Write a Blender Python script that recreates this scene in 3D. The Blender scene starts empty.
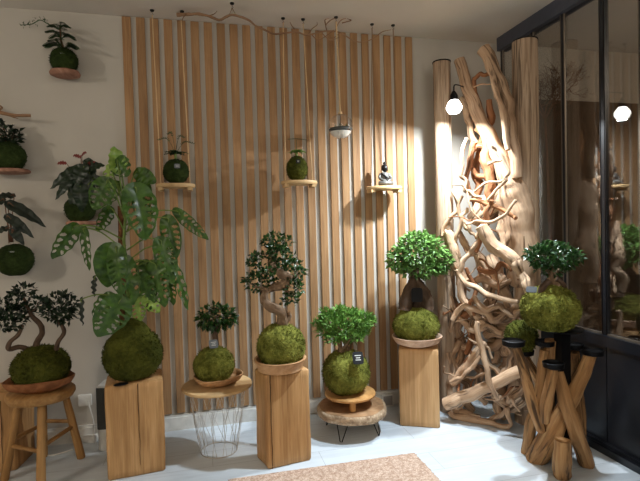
import bpy, bmesh, math, random
from mathutils import Vector, Matrix, noise
C = bpy.context.scene
COL = C.collection
PI = math.pi
# ------------------------------------------------------------------ camera model (solved from the photo's vanishing points)
FPX = 476.146
CAM = Vector((0, -3.2389, 1.3))
RT = Vector((0.97178232, -0.23437798, -0.02657216))
UP = Vector((0.03201567, 0.01945043, 0.99929809))
FW = Vector((0.23369662, 0.97195095, -0.02640536))
H = 2.668          # ceiling height
GX = 2.142         # room face of the glazed partition

def at(px, py, x=None, y=None, z=None):
    d = RT*((px-320)/FPX) - UP*((py-240.5)/FPX) + FW
    if y is not None: t = (y-CAM.y)/d.y
    elif z is not None: t = (z-CAM.z)/d.z
    else: t = (x-CAM.x)/d.x
    return CAM + d*t
def m_per_px(p): return (Vector(p)-CAM).dot(FW)/FPX

# ------------------------------------------------------------------ materials
def lin(c):
    return tuple((v/255/12.92 if v/255 <= .04045 else ((v/255+.055)/1.055)**2.4) for v in c) + (1,)
class NT:
    def __init__(s, name):
        s.m = bpy.data.materials.new(name); s.m.use_nodes = True
        s.t = s.m.node_tree; s.n = s.t.nodes; s.b = s.n['Principled BSDF']; s.out = s.n['Material Output']
    def add(s, kind, **kw):
        n = s.n.new(kind)
        for k, v in kw.items():
            if k in n.inputs: n.inputs[k].default_value = v
            else: setattr(n, k, v)
        return n
    def link(s, a, b): s.t.links.new(a, b)
    def vec(s, src, scale):
        if src == 'grain': a = s.add('ShaderNodeAttribute', attribute_name='grain').outputs['Vector']
        else: a = s.add('ShaderNodeTexCoord').outputs['Object']
        mp = s.add('ShaderNodeMapping'); s.link(a, mp.inputs['Vector']); mp.inputs['Scale'].default_value = scale
        return mp.outputs['Vector']
    def noise(s, v, scale, detail=4, rough=.55, dist=0):
        n = s.add('ShaderNodeTexNoise'); s.link(v, n.inputs['Vector'])
        n.inputs['Scale'].default_value = scale; n.inputs['Detail'].default_value = detail
        n.inputs['Roughness'].default_value = rough; n.inputs['Distortion'].default_value = dist
        return n.outputs['Fac']
    def ramp(s, f, stops):
        r = s.add('ShaderNodeValToRGB'); s.link(f, r.inputs['Fac']); e = r.color_ramp.elements
        while len(e) < len(stops): e.new(.5)
        for el, (p, c) in zip(e, stops): el.position = p; el.color = lin(c)
        return r.outputs['Color']
    def mix(s, a, b, fac, mode='MIX'):
        m = s.add('ShaderNodeMix', data_type='RGBA', blend_type=mode)
        if isinstance(fac, float): m.inputs[0].default_value = fac
        else: s.link(fac, m.inputs[0])
        for sock, v in ((m.inputs[6], a), (m.inputs[7], b)):
            if isinstance(v, tuple): sock.default_value = v
            else: s.link(v, sock)
        return m.outputs[2]
    def bump(s, h, strength, dist=.01):
        b = s.add('ShaderNodeBump'); s.link(h, b.inputs['Height'])
        b.inputs['Strength'].default_value = strength; b.inputs['Distance'].default_value = dist
        s.link(b.outputs['Normal'], s.b.inputs['Normal'])
    def fin(s, col=None, rough=.6, spec=.3):
        if col is not None:
            if isinstance(col, tuple): s.b.inputs['Base Color'].default_value = col
            else: s.link(col, s.b.inputs['Base Color'])
        s.b.inputs['Roughness'].default_value = rough
        s.b.inputs['Specular IOR Level'].default_value = spec
        return s.m
def plain(name, c, rough=.6, metal=0, spec=.3):
    t = NT(name); t.b.inputs['Metallic'].default_value = metal
    v = t.vec('o', (1, 1, 1)); f = t.noise(v, 25, 3)
    d = tuple(int(q*.93) for q in c)
    return t.fin(t.ramp(f, [(.3, d), (.7, c)]), rough, spec)
def wood(name, dark, mid, light, sx=55, sz=3.2, bump=.25, rough=.6, streak=.5, vary=0., crack=0.):
    t = NT(name)
    v = t.vec('grain', (sx, sx, sz)); w = t.vec('grain', (5, 5, .7)); fine = t.vec('grain', (sx*3, sx*3, sz*2))
    a = t.noise(v, 1, 5, .6, .6); b = t.noise(w, 1.6, 3, .5, 1.2); c = t.noise(fine, 1, 3)
    col = t.ramp(a, [(.28, dark), (.5, mid), (.72, light)])
    col2 = t.ramp(b, [(.3, dark), (.55, mid), (.75, light)])
    col = t.mix(col, col2, streak)
    if crack:
        ck = t.noise(t.vec('grain', (sx*.55, sx*.55, sz*.55)), 1, 4, .6, 1.)
        d2 = tuple(int(q*.5) for q in dark)
        col = t.mix(col, t.ramp(ck, [(.36, d2), (.46, (255, 255, 255))]), crack, 'MULTIPLY')
        a = t.mix(a, t.ramp(ck, [(.36, (0, 0, 0)), (.48, (255, 255, 255))]), .5)
    if vary:
        oi = t.add('ShaderNodeObjectInfo'); hs = t.add('ShaderNodeHueSaturation')
        mr = t.add('ShaderNodeMapRange'); t.link(oi.outputs['Random'], mr.inputs['Value'])
        mr.inputs['To Min'].default_value = 1-vary; mr.inputs['To Max'].default_value = 1+vary
        t.link(mr.outputs['Result'], hs.inputs['Value']); t.link(col, hs.inputs['Color']); col = hs.outputs['Color']
    t.bump(t.mix(a, c, .4), bump, .006)
    return t.fin(col, rough, .25)
def moss(name, a, b, c):
    t = NT(name); v = t.vec('o', (1, 1, 1))
    n1 = t.noise(v, 55, 5, .7); n2 = t.noise(v, 9, 3)
    col = t.mix(t.ramp(n1, [(.3, a), (.52, b), (.75, c)]), t.ramp(n2, [(.35, a), (.65, c)]), .4)
    t.bump(n1, .9, .02)
    return t.fin(col, .95, .1)
def leafmat(name, a, b, rough=.42, spec=.45, back=None):
    t = NT(name); v = t.vec('o', (1, 1, 1))
    n = t.noise(v, 30, 3)
    col = t.ramp(n, [(.3, a), (.7, b)])
    t.fin(col, rough, spec)
    tr = t.add('ShaderNodeBsdfTranslucent'); t.link(col, tr.inputs['Color'])
    mx = t.add('ShaderNodeMixShader'); mx.inputs['Fac'].default_value = .15
    t.link(t.b.outputs[0], mx.inputs[1]); t.link(tr.outputs[0], mx.inputs[2]); t.link(mx.outputs[0], t.out.inputs['Surface'])
    return t.m
def glass(name, tint, boost=1.0, ior=1.5):
    t = NT(name); t.n.remove(t.b)
    fr = t.add('ShaderNodeLayerWeight'); fr.inputs['Blend'].default_value = .5
    pw = t.add('ShaderNodeMath', operation='POWER'); t.link(fr.outputs['Facing'], pw.inputs[0]); pw.inputs[1].default_value = ior
    ml = t.add('ShaderNodeMath', operation='MULTIPLY_ADD'); t.link(pw.outputs[0], ml.inputs[0]); ml.inputs[1].default_value = 1-boost; ml.inputs[2].default_value = boost
    ml.use_clamp = True
    tr = t.add('ShaderNodeBsdfTransparent'); tr.inputs['Color'].default_value = tint
    gl = t.add('ShaderNodeBsdfGlossy'); gl.inputs['Roughness'].default_value = .015
    mx = t.add('ShaderNodeMixShader'); t.link(ml.outputs[0], mx.inputs['Fac'])
    t.link(tr.outputs[0], mx.inputs[1]); t.link(gl.outputs[0], mx.inputs[2]); t.link(mx.outputs[0], t.out.inputs['Surface'])
    return t.m

def floor_mat():
    t = NT('pale floor boards'); v = t.vec('o', (1, 1, 1))
    a = t.noise(t.vec('o', (1.2, 9, 1)), 2.5, 6, .6, .8); b = t.noise(v, 1.7, 3)
    col = t.mix(t.ramp(a, [(.3, (180, 187, 193)), (.5, (198, 206, 213)), (.7, (210, 218, 224))]),
                t.ramp(b, [(.35, (182, 190, 196)), (.65, (208, 216, 222))]), .5)
    br = t.add('ShaderNodeTexBrick'); t.link(t.vec('o', (1, 1, 1)), br.inputs['Vector'])
    br.inputs['Scale'].default_value = 1; br.inputs['Brick Width'].default_value = 1.2; br.inputs['Row Height'].default_value = .19
    br.inputs['Mortar Size'].default_value = .0015; br.inputs['Color1'].default_value = br.inputs['Color2'].default_value = (1, 1, 1, 1)
    br.inputs['Mortar'].default_value = (.62, .62, .62, 1)
    col = t.mix(col, br.outputs['Color'], 1., 'MULTIPLY')
    return t.fin(col, .38, .35)
def wall_mat(name, c):
    t = NT(name); v = t.vec('o', (1, 1, 1)); a = t.noise(v, 2, 4); b = t.noise(v, 140, 3)
    d = tuple(int(q*.97) for q in c)
    t.bump(b, .08, .003)
    return t.fin(t.ramp(a, [(.35, d), (.65, c)]), .9, .15)
def rug_mat():
    t = NT('woven jute'); v = t.vec('o', (1, 1, 1))
    vo = t.add('ShaderNodeTexVoronoi'); t.link(v, vo.inputs['Vector']); vo.inputs['Scale'].default_value = 120
    n = t.noise(v, 60, 3)
    col = t.mix(t.ramp(vo.outputs['Distance'], [(.0, (226, 204, 184)), (.6, (140, 112, 94))]),
                t.ramp(n, [(.35, (170, 140, 120)), (.65, (222, 200, 182))]), .5)
    t.bump(vo.outputs['Distance'], -.9, .012)
    return t.fin(col, .95, .05)

M = {}
M['wall'] = wall_mat('white painted plaster', (188, 182, 172))
M['ceil'] = wall_mat('white ceiling paint', (216, 207, 195))
M['dim'] = wall_mat('brown painted wall', (74, 62, 52))
M['floor'] = floor_mat()
M['beige'] = wall_mat('beige painted wall', (190, 172, 146))
M['white'] = plain('white painted trim', (224, 222, 216), .5)
M['oak'] = wood('oak slat wood', (122, 90, 60), (158, 121, 84), (182, 147, 107), 70, 3, .15, .55, .45, .10)
M['block'] = wood('oiled oak block', (130, 92, 54), (178, 136, 88), (206, 166, 118), 60, 2.6, .4, .55, .5)
M['paleblock'] = wood('pale oak block', (154, 116, 76), (196, 154, 106), (218, 180, 134), 45, 2.2, .25, .6, .45)
M['stool'] = wood('teak stool wood', (118, 84, 48), (158, 118, 70), (188, 148, 98), 40, 2.5, .3, .6, .5)
M['crack'] = plain('dark crack in wood', (58, 34, 16), .9)
M['drift'] = wood('weathered driftwood', (134, 104, 80), (186, 154, 124), (214, 186, 156), 46, 6, 1., .85, .45, .10, .75)
M['driftred'] = wood('reddish driftwood', (104, 66, 42), (152, 102, 68), (184, 134, 96), 46, 6, 1., .85, .5, .08, .75)
M['greypost'] = wood('grey weathered log', (120, 98, 78), (166, 142, 118), (196, 174, 150), 70, 3, .8, .85, .25, 0., .6)
M['log'] = wood('brown branch log', (92, 62, 36), (164, 122, 78), (208, 170, 120), 40, 4, 1.0, .75, .5, .08, .8)
M['bowl'] = wood('turned bowl wood', (140, 100, 66), (184, 142, 100), (210, 172, 132), 25, 8, .2, .55, .5)
M['bark'] = wood('red brown bark dish', (90, 52, 30), (140, 88, 52), (176, 122, 80), 20, 12, .6, .75, .5)
M['palebowl'] = wood('pale pinkish bowl wood', (160, 122, 98), (204, 170, 142), (224, 194, 168), 25, 8, .2, .55, .5)
M['barkpink'] = wood('pinkish bark slice', (112, 78, 62), (156, 114, 94), (190, 150, 128), 20, 12, .6, .8, .5)
M['slice'] = wood('log slice face', (118, 88, 60), (158, 122, 88), (186, 152, 116), 12, 22, .3, .7, .5)
M['barkedge'] = wood('rough bark', (104, 82, 62), (168, 144, 116), (220, 200, 174), 40, 14, 1., .9, .3)
M['amber'] = wood('amber stained wood', (156, 108, 60), (202, 154, 96), (226, 184, 130), 20, 9, .2, .45, .5)
M['birch'] = plain('birch veneer', (206, 172, 124), .5)
M['moss'] = moss('green moss', (50, 54, 18), (106, 108, 40), (162, 162, 80))
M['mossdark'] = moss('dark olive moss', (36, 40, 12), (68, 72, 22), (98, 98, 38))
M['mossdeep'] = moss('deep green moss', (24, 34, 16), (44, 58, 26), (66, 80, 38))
M['trunk'] = wood('bonsai bark', (80, 62, 46), (122, 98, 76), (158, 132, 106), 60, 20, .5, .8, .4)
M['trunkdark'] = wood('dark bonsai bark', (50, 38, 30), (84, 66, 52), (112, 90, 72), 60, 20, .5, .8, .4)
M['ficus'] = leafmat('glossy ficus leaf', (18, 44, 16), (46, 82, 32), .3, .5)
M['ficusdark'] = leafmat('dark ficus leaf', (16, 30, 18), (34, 52, 30), .35, .4)
M['bright'] = leafmat('fresh green leaf', (56, 98, 38), (118, 156, 80), .33, .5)
M['shrub'] = leafmat('needle shrub leaf', (64, 108, 40), (128, 168, 78), .45, .4)
M['monstera'] = leafmat('monstera leaf', (36, 66, 18), (74, 108, 34), .36, .45)
M['monsteralt'] = leafmat('young monstera leaf', (104, 140, 52), (148, 172, 84), .4, .4)
M['petiole'] = leafmat('green petiole', (88, 112, 48), (124, 142, 70), .5, .3)
M['fern'] = leafmat('fern frond', (26, 52, 26), (52, 84, 42), .5, .3)
M['darkleaf'] = leafmat('near black leaf', (22, 32, 26), (44, 52, 42), .4, .4)
M['branchbrown'] = wood('brown weathered branch', (96, 68, 48), (146, 112, 84), (180, 146, 116), 40, 5, .8, .85, .5)
M['redflower'] = leafmat('dusky red spathe', (116, 40, 40), (150, 66, 62), .4, .4)
M['stemred'] = plain('brown stem', (110, 74, 52), .7)
M['pole'] = wood('coir pole', (66, 40, 24), (104, 68, 42), (134, 92, 60), 90, 60, 1., .95, .3)
M['black'] = plain('black metal', (20, 20, 22), .45, .6)
M['steel'] = plain('charcoal steel frame', (80, 83, 95), .45, .2)
M['panel'] = plain('black steel panel', (26, 28, 34), .32, .0, .5)
M['bead'] = plain('dull metal bead', (128, 118, 106), .4, .6)
M['tag'] = plain('black plastic tag', (16, 16, 18), .4, 0, .2)
M['tagprint'] = plain('pale print on tag', (190, 190, 184), .5)
M['slate'] = plain('slate tag', (96, 100, 104), .4)
M['wire'] = plain('white wire', (196, 190, 182), .4, .2)
M['rope'] = plain('straw rope', (208, 178, 138), .9)
M['ropegrey'] = plain('grey twine', (142, 112, 84), .9)
M['jute'] = rug_mat()
M['sand'] = plain('white sand', (232, 228, 220), .9)
M['greypanel'] = plain('dark grey panel', (70, 72, 68), .6)
M['coverplate'] = plain('grey cover plate', (158, 154, 150), .5)
M['stone'] = plain('silver stone', (112, 110, 106), .4, .4)
M['stoneblk'] = plain('black stone', (26, 24, 24), .35)
M['pane'] = glass('glazing', (.88, .87, .85, 1), .14, 4)
M['globe'] = glass('clear blown glass', (.95, .95, .95, 1), .06, 3)
def emit(name, c, s):
    t = NT(name); t.b.inputs['Base Color'].default_value = (1, 1, 1, 1)
    t.b.inputs['Emission Color'].default_value = c; t.b.inputs['Emission Strength'].default_value = s
    return t.m
M['bulb'] = emit('lit bulb glass', (1, .97, .92, 1), 9)

# ------------------------------------------------------------------ mesh builder
def catmull(pts, n):
    P = [Vector(p) for p in pts]
    if len(P) == 2: return [P[0].lerp(P[1], i/n) for i in range(n+1)], [i/n for i in range(n+1)]
    E = [P[0]*2-P[1]] + P + [P[-1]*2-P[-2]]
    out, ts = [], []
    m = len(P)-1
    for s in range(m):
        a, b, c, d = E[s:s+4]
        for i in range(n):
            t = i/n
            out.append(.5*((2*b)+(c-a)*t+(2*a-5*b+4*c-d)*t*t+(3*b-a-3*c+d)*t**3)); ts.append((s+t)/m)
    out.append(P[-1]); ts.append(1)
    return out, ts
class MB:
    def __init__(s, seed=0): s.v = []; s.f = []; s.g = []; s.r = random.Random(seed)
    def add(s, p, g=None):
        s.v.append(Vector(p)); s.g.append(Vector(g) if g is not None else Vector(p)); return len(s.v)-1
    def tube(s, pts, rad, seg=8, n=5, amp=0., freq=14, capround=False, flat=1., aim=None):
        c, ts = catmull(pts, n)
        if not isinstance(rad, (list, tuple)): rad = [rad]*len(pts)
        m = len(rad)-1
        def R(t):
            q = t*m; i = min(int(q), m-1) if m else 0
            return rad[i]+(rad[min(i+1, m)]-rad[i])*(q-i)
        tan = (c[1]-c[0]).normalized()
        u = tan.orthogonal().normalized() if aim is None else (Vector(aim)-tan*tan.dot(Vector(aim))).normalized()
        rows = []; L = 0; off = Vector((s.r.random()*50, s.r.random()*50, s.r.random()*50)); r0 = sum(rad)/len(rad)
        for i, p in enumerate(c):
            if i: L += (p-c[i-1]).length
            nt = (c[min(i+1, len(c)-1)]-c[max(i-1, 0)]).normalized()
            u = (u-nt*u.dot(nt)).normalized(); w = nt.cross(u)
            row = []
            for k in range(seg):
                a = 2*PI*k/seg; d = u*math.cos(a)+w*math.sin(a)*flat
                rr = R(ts[i])
                if amp: rr *= 1+amp*noise.noise((p+d*r0*2)*freq+off)+amp*.55*noise.noise((p*.6+d*r0*2.2)*freq*4+off)
                row.append(s.add(p+d*rr, (r0*math.cos(a)+off.x, r0*math.sin(a), L+off.z)))
            rows.append(row)
        for a, b in zip(rows, rows[1:]):
            for k in range(seg): s.f.append((a[k], a[(k+1) % seg], b[(k+1) % seg], b[k]))
        for row, p, i in ((rows[0][::-1], c[0], 0), (rows[-1], c[-1], -1)):
            nt = (c[1]-c[0]) if i == 0 else (c[-1]-c[-2])
            ctr = s.add(p + nt.normalized()*(R(ts[i])*(.35 if capround else .05))*(-1 if i == 0 else 1), (off.x, 0, off.z + (0 if i == 0 else L)))
            for k in range(seg): s.f.append((row[k], row[(k+1) % seg], ctr))
        return s
    def lathe(s, prof, ctr=(0, 0, 0), seg=28, wob=0., wfreq=3., sx=1., sy=1., rot=0.):
        ctr = Vector(ctr); rows = []; ph = s.r.random()*6
        for (r, z) in prof:
            row = []
            for k in range(seg):
                a = 2*PI*k/seg
                q = 1+wob*(math.sin(a*wfreq+ph)*.6+math.sin(a*(wfreq*2+1)+ph*2)*.4)
                x, y = r*q*math.cos(a)*sx, r*q*math.sin(a)*sy
                x, y = x*math.cos(rot)-y*math.sin(rot), x*math.sin(rot)+y*math.cos(rot)
                row.append(s.add(ctr+Vector((x, y, z+(wob*.25*r*math.sin(a*2+ph) if z > 0 else 0))), (x, z*1., y)))
            rows.append(row)
        for a, b in zip(rows, rows[1:]):
            for k in range(seg): s.f.append((a[k], a[(k+1) % seg], b[(k+1) % seg], b[k]))
        s.f.append(tuple(rows[0][::-1])); s.f.append(tuple(rows[-1]))
        return s
    def prism(s, corners, z0, z1, bev=.006, amp=0., rows=14):
        """upright block over a four-corner footprint with softened edges"""
        cs = [Vector((c[0], c[1], 0)) for c in corners]; ring = []; nper = 8
        for i in range(4):
            a, b = cs[i], cs[(i+1) % 4]; d = (b-a).normalized()
            for k in range(nper+1): ring.append((a+d*bev).lerp(b-d*bev, k/nper))
        ctr = sum(cs, Vector())/4; n = len(ring); R = []
        zs = [z0, z0+bev] + [z0+bev+(z1-z0-2*bev)*i/rows for i in range(1, rows)] + [z1-bev, z1]
        for j, z in enumerate(zs):
            ins = bev if j in (0, len(zs)-1) else 0
            row = []
            for p in ring:
                d = (ctr-p).normalized(); q = p+d*ins
                if amp: q = q+d*amp*noise.noise(Vector((p.x*9, p.y*9, z*6)))
                row.append(s.add((q.x, q.y, z), (q.x-ctr.x, q.y-ctr.y, z)))
            R.append(row)
        for a, b in zip(R, R[1:]):
            for k in range(n): s.f.append((a[k], a[(k+1) % n], b[(k+1) % n], b[k]))
        s.f.append(tuple(R[0][::-1])); s.f.append(tuple(R[-1]))
        return s
    def box(s, x0, x1, y0, y1, z0, z1, gx=None):
        i = [s.add((x, y, z), (gx or 0)+Vector((x, y, z)) if gx else None) for x in (x0, x1) for y in (y0, y1) for z in (z0, z1)]
        for f in ((0, 1, 3, 2), (4, 6, 7, 5), (0, 4, 5, 1), (2, 3, 7, 6), (0, 2, 6, 4), (1, 5, 7, 3)): s.f.append(tuple(i[k] for k in f))
        return s
    def ball(s, ctr, rx, rz, seg=40, rings=26, amp=.05, freq=9, squash=-.8, neck=0.):
        ctr = Vector(ctr); rows = []; off = Vector((s.r.random()*40,)*3)
        for j in range(rings+1):
            th = PI*j/rings; row = []
            for k in range(seg):
                a = 2*PI*k/seg
                d = Vector((math.sin(th)*math.cos(a), math.sin(th)*math.sin(a), math.cos(th)))
                q = 1+amp*(noise.noise(d*freq*.25+off)*1.2+noise.noise(d*freq+off)*.6)
                z = max(d.z, squash)
                p = Vector((d.x*rx*q, d.y*rx*q, z*rz*q))
                if neck and d.z > .75: p.z += neck*(d.z-.75)/.25*rz
                row.append(s.add(ctr+p))
            rows.append(row)
        for a, b in zip(rows, rows[1:]):
            for k in range(seg): s.f.append((a[k], b[k], b[(k+1) % seg], a[(k+1) % seg]))
        return s
    def tufts(s, ctr, rx, rz, n, size):
        ctr = Vector(ctr)
        for _ in range(n):
            z = s.r.uniform(-.75, 1); a = s.r.uniform(0, 2*PI); q = math.sqrt(max(0, 1-z*z))
            d = Vector((q*math.cos(a), q*math.sin(a), z)); p = ctr+Vector((d.x*rx, d.y*rx, d.z*rz))*.99
            t = d.orthogonal().normalized(); t.rotate(Matrix.Rotation(s.r.uniform(0, 6.3), 3, d))
            e = p+d*size*s.r.uniform(.5, 1.2)+t.cross(d)*size*s.r.uniform(-.7, .7)
            i = [s.add(p-t*size*.3), s.add(p+t*size*.3), s.add(e)]; s.f.append(tuple(i))
        return s
    def leaf(s, base, d, nrm, ln, wd, fold=.18, droop=.15):
        d = d.normalized(); sd = d.cross(nrm)
        if sd.length < 1e-4: sd = d.orthogonal()
        sd.normalize(); n = sd.cross(d)
        b = s.add(base); tip = s.add(base+d*ln-n*ln*droop)
        m1 = base+d*ln*.45
        l = s.add(m1+sd*wd/2+n*fold*wd); r = s.add(m1-sd*wd/2+n*fold*wd); m = s.add(m1-n*ln*droop*.15)
        s.f += [(b, m, l), (b, r, m), (l, m, tip), (m, r, tip)]
    def foliage(s, ctr, rad, n, ln, wd=None, up=.5, shell=.55, out=1.):
        ctr = Vector(ctr); wd = wd or ln*.55
        for _ in range(n):
            while True:
                q = Vector((s.r.uniform(-1, 1), s.r.uniform(-1, 1), s.r.uniform(-1, 1)))
                if .05 < q.length < 1: break
            q = q.normalized()*(q.length**shell)
            p = ctr+Vector((q.x*rad[0], q.y*rad[1], q.z*rad[2]))
            d = (q*out+Vector((0, 0, up))+Vector((s.r.gauss(0, .6), s.r.gauss(0, .6), s.r.gauss(0, .5)))).normalized()
            nn = (Vector((0, 0, 1))+q*.8+Vector((s.r.gauss(0, .5), s.r.gauss(0, .5), 0))).normalized()
            k = s.r.uniform(.7, 1.25)
            s.leaf(p, d, nn, ln*k, wd*k)
        return s
    def bigleaf(s, base, tip, width, face=None, holes=0, droop=.12, cup=.15, nu=46, nv=22, slot=False, p0=.45, p1=.75):
        base, tip = Vector(base), Vector(tip); ax = tip-base; L = ax.length; d = ax/L
        f = (CAM-base).normalized() if face is None else Vector(face)
        f = (f-d*f.dot(d)).normalized(); sd = d.cross(f)
        pk = (p0/(p0+p1))**p0*(p1/(p0+p1))**p1
        idx = {}
        def pt(i, j):
            if (i, j) not in idx:
                u = i/nu; v = 2*j/nv-1
                w = width/2*(u**p0*(1-u)**p1)/pk if 0 < u < 1 else 0
                back = .10*L*(abs(v)**1.5)*(1-u)**3
                p = base+d*(u*L-back)+sd*(v*w)-f*(L*droop*(u-.3)**2*1.5)+f*(cup*w*abs(v))-f*(cup*.5*w*v*v)
                p = p+f*.006*math.sin(u*26)*abs(v)
                idx[(i, j)] = s.add(p)
            return idx[(i, j)]
        for i in range(nu):
            for j in range(nv):
                u = (i+.5)/nu; v = 2*(j+.5)/nv-1; a = abs(v); skip = False
                for k in range(holes):
                    for sgn in (1, -1):
                        if v*sgn <= 0: continue
                        uk = .17+.62*(k+.5+.18*sgn)/holes
                        um = uk+.10*a
                        lo, hi = (.28, 1.1 if slot else .86)
                        if lo < a < hi:
                            q = (a-(lo+hi)/2)/((hi-lo)/2)
                            th = .033*math.sqrt(max(0, 1-q*q)) if not slot else .03
                            if abs(u-um) < th*(5.5/holes): skip = True
                if not skip: s.f.append((pt(i, j), pt(i+1, j), pt(i+1, j+1), pt(i, j+1)))
        return s
    def build(s, name, mat, parent=None, smooth=True, loc=None):
        o0 = Vector(loc) if loc is not None else (parent.matrix_world.translation.copy() if parent else Vector())
        if parent is not None: o0 = ORG[parent.name]
        me = bpy.data.meshes.new(name)
        me.from_pydata([tuple(v-o0) for v in s.v], [], s.f)
        at_ = me.attributes.new('grain', 'FLOAT_VECTOR', 'POINT')
        flat = [c for g in s.g for c in g]; at_.data.foreach_set('vector', flat)
        if smooth: me.polygons.foreach_set('use_smooth', [True]*len(me.polygons))
        me.materials.append(M[mat]); me.validate(); me.update()
        bm = bmesh.new(); bm.from_mesh(me)
        if smooth != 'leaf': bmesh.ops.recalc_face_normals(bm, faces=bm.faces)
        if smooth is True:
            for e in bm.edges:
                if len(e.link_faces) == 2 and e.calc_face_angle(0) > .9: e.smooth = False
        bm.to_mesh(me); bm.free()
        o = bpy.data.objects.new(name, me); COL.objects.link(o)
        if parent is not None: o.parent = parent
        else: o.location = o0
        ORG[o.name] = o0
        return o
ORG = {}
def thing(name, label, cat, loc, group=None):
    o = bpy.data.objects.new(name, None); COL.objects.link(o); o.location = loc; o.empty_display_size = .05
    o['label'] = label; o['category'] = cat
    if group: o['group'] = group
    ORG[o.name] = Vector(loc); return o
def tag(o, label, cat, group=None):
    o['label'] = label; o['category'] = cat
    if group: o['group'] = group
    return o
def struct(o): o['kind'] = 'structure'; return o

# ------------------------------------------------------------------ the room
XL, XR, YF = -4.6, 4.4, -5.6
struct(MB().box(XL, XR, YF, .1, -.1, 0).build('floor', 'floor', smooth=False))
struct(MB().box(XL, XR, YF, .1, H, H+.1).build('ceiling', 'ceil', smooth=False))
struct(MB().box(XL, XR, 0, .1, 0, H).build('wall_back', 'wall', smooth=False))
struct(MB().box(XL-.1, XL, YF, .1, 0, H).build('wall_left', 'wall', smooth=False))
struct(MB().box(XR, XR+.1, YF, .1, 0, H).build('wall_right', 'beige', smooth=False))
struct(MB().box(XR-.03, XR, YF, 0, 0, 1.95).build('trim_1', 'dim', smooth=False))
struct(MB().box(GX+.12, XR-.03, -.03, 0, 0, 2.25).build('trim_2', 'dim', smooth=False))
struct(MB().box(XL, XR, YF-.1, YF, 0, H).build('wall_front', 'wall', smooth=False))
bb = MB(); bb.box(XL, GX-.01, -.014, 0, 0, .085); bb.box(XL, GX-.01, -.009, 0, .085, .1)
struct(bb.build('baseboard_back', 'white', smooth=False))

# glazed steel partition
w1 = bpy.data.objects.new('window_1', None); COL.objects.link(w1); w1.location = (GX, -1.5, 0); ORG['window_1'] = Vector((GX, -1.5, 0)); struct(w1)
def sp(name, mat, *b):
    m = MB()
    for q in b: m.box(*q)
    return struct(m.build(name, mat, w1, smooth=False))
sp('header_beam', 'steel', (GX, GX+.085, -4.6, -.09, 2.572, H-.001))
MY = [-.105, -.44, -.72, -1.018, -1.262, -1.55, -1.83, -2.11, -2.5, -3., -3.6, -4.2, -4.6]
for k, y in enumerate(MY):
    w = .019 if k == 3 else .0085
    sp('mullion', 'panel', (GX+.026, GX+(.056 if k == 3 else .046), y-w, y+w, .05, 2.572))
sp('transom', 'panel', (GX+.004, GX+.07, -4.6, -.105, .595, .655))
for a, b in zip(MY[1:], MY): sp('pane', 'pane', (GX+.036, GX+.042, a+.01, b-.01, .655, 2.572))
for a, b in zip(MY[1:], MY): sp('glazing_bead', 'bead', (GX+.026, GX+.036, a+.01, b-.01, .655, .666), (GX+.026, GX+.036, a+.0105, a+.0165, .666, 2.57), (GX+.026, GX+.036, b-.0165, b-.0105, .666, 2.57))
for y0, y1 in ((-1.036, -.105), (-2., -1.042), (-3.2, -2.006), (-4.6, -3.206)): sp('lower_panel', 'panel', (GX+.016, GX+.05, y0, y1, .05, .596))
sp('bottom_rail', 'panel', (GX-.03, GX+.07, -4.6, -.1, 0, .038), (GX-.005, GX+.06, -4.6, -.1, .038, .052))

# ------------------------------------------------------------------ slatted wall panel
SP = thing('slat_panel', 'wide panel of upright oak slats fixed to the white wall', 'wall panel', (.516, -.014, .113))
x0, x1 = -.467, 1.5; sw = .0525; pitch = (x1-x0-sw)/23
for i in range(24):
    xa = x0+i*pitch; m = MB(i)
    rr = random.Random(i); g = Vector((rr.random()*30, rr.random()*30, rr.random()*30))
    m.prism([(xa, -.016), (xa+sw, -.016), (xa+sw, -.001), (xa, -.001)], .113, 2.662, .002, 0, 2)
    m.g = [Vector(q)+g for q in m.g]
    m.build('slat', 'oak', SP, smooth=False)

# ------------------------------------------------------------------ rug
def rug():
    a, b, c = at(240, 478, z=0), at(415, 453, z=0), at(440, 481, z=0)
    u = (a-b).normalized(); v = (c-b); v = (v-u*v.dot(u)).normalized()
    m = MB(4); NX, NY = 90, 70; L, W = 1.05, .75; top = []
    for j in range(NY+1):
        row = []
        for i in range(NX+1):
            p = b+u*(L*i/NX)+v*(W*j/NY); e = .004*m.r.uniform(-1, 1) if i in (0, NX) or j in (0, NY) else 0
            z = .008+.0025*noise.noise(p*40) if 0 < i < NX and 0 < j < NY else .0005
            row.append(m.add((p.x+e, p.y+e, z)))
        top.append(row)
    for j in range(NY):
        for i in range(NX): m.f.append((top[j][i], top[j][i+1], top[j+1][i+1], top[j+1][i]))
    tag(m.build('jute_rug', 'jute', loc=(b+u*.5+v*.35)), 'woven beige jute rug lying on the pale floor', 'rug')
rug()

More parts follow.
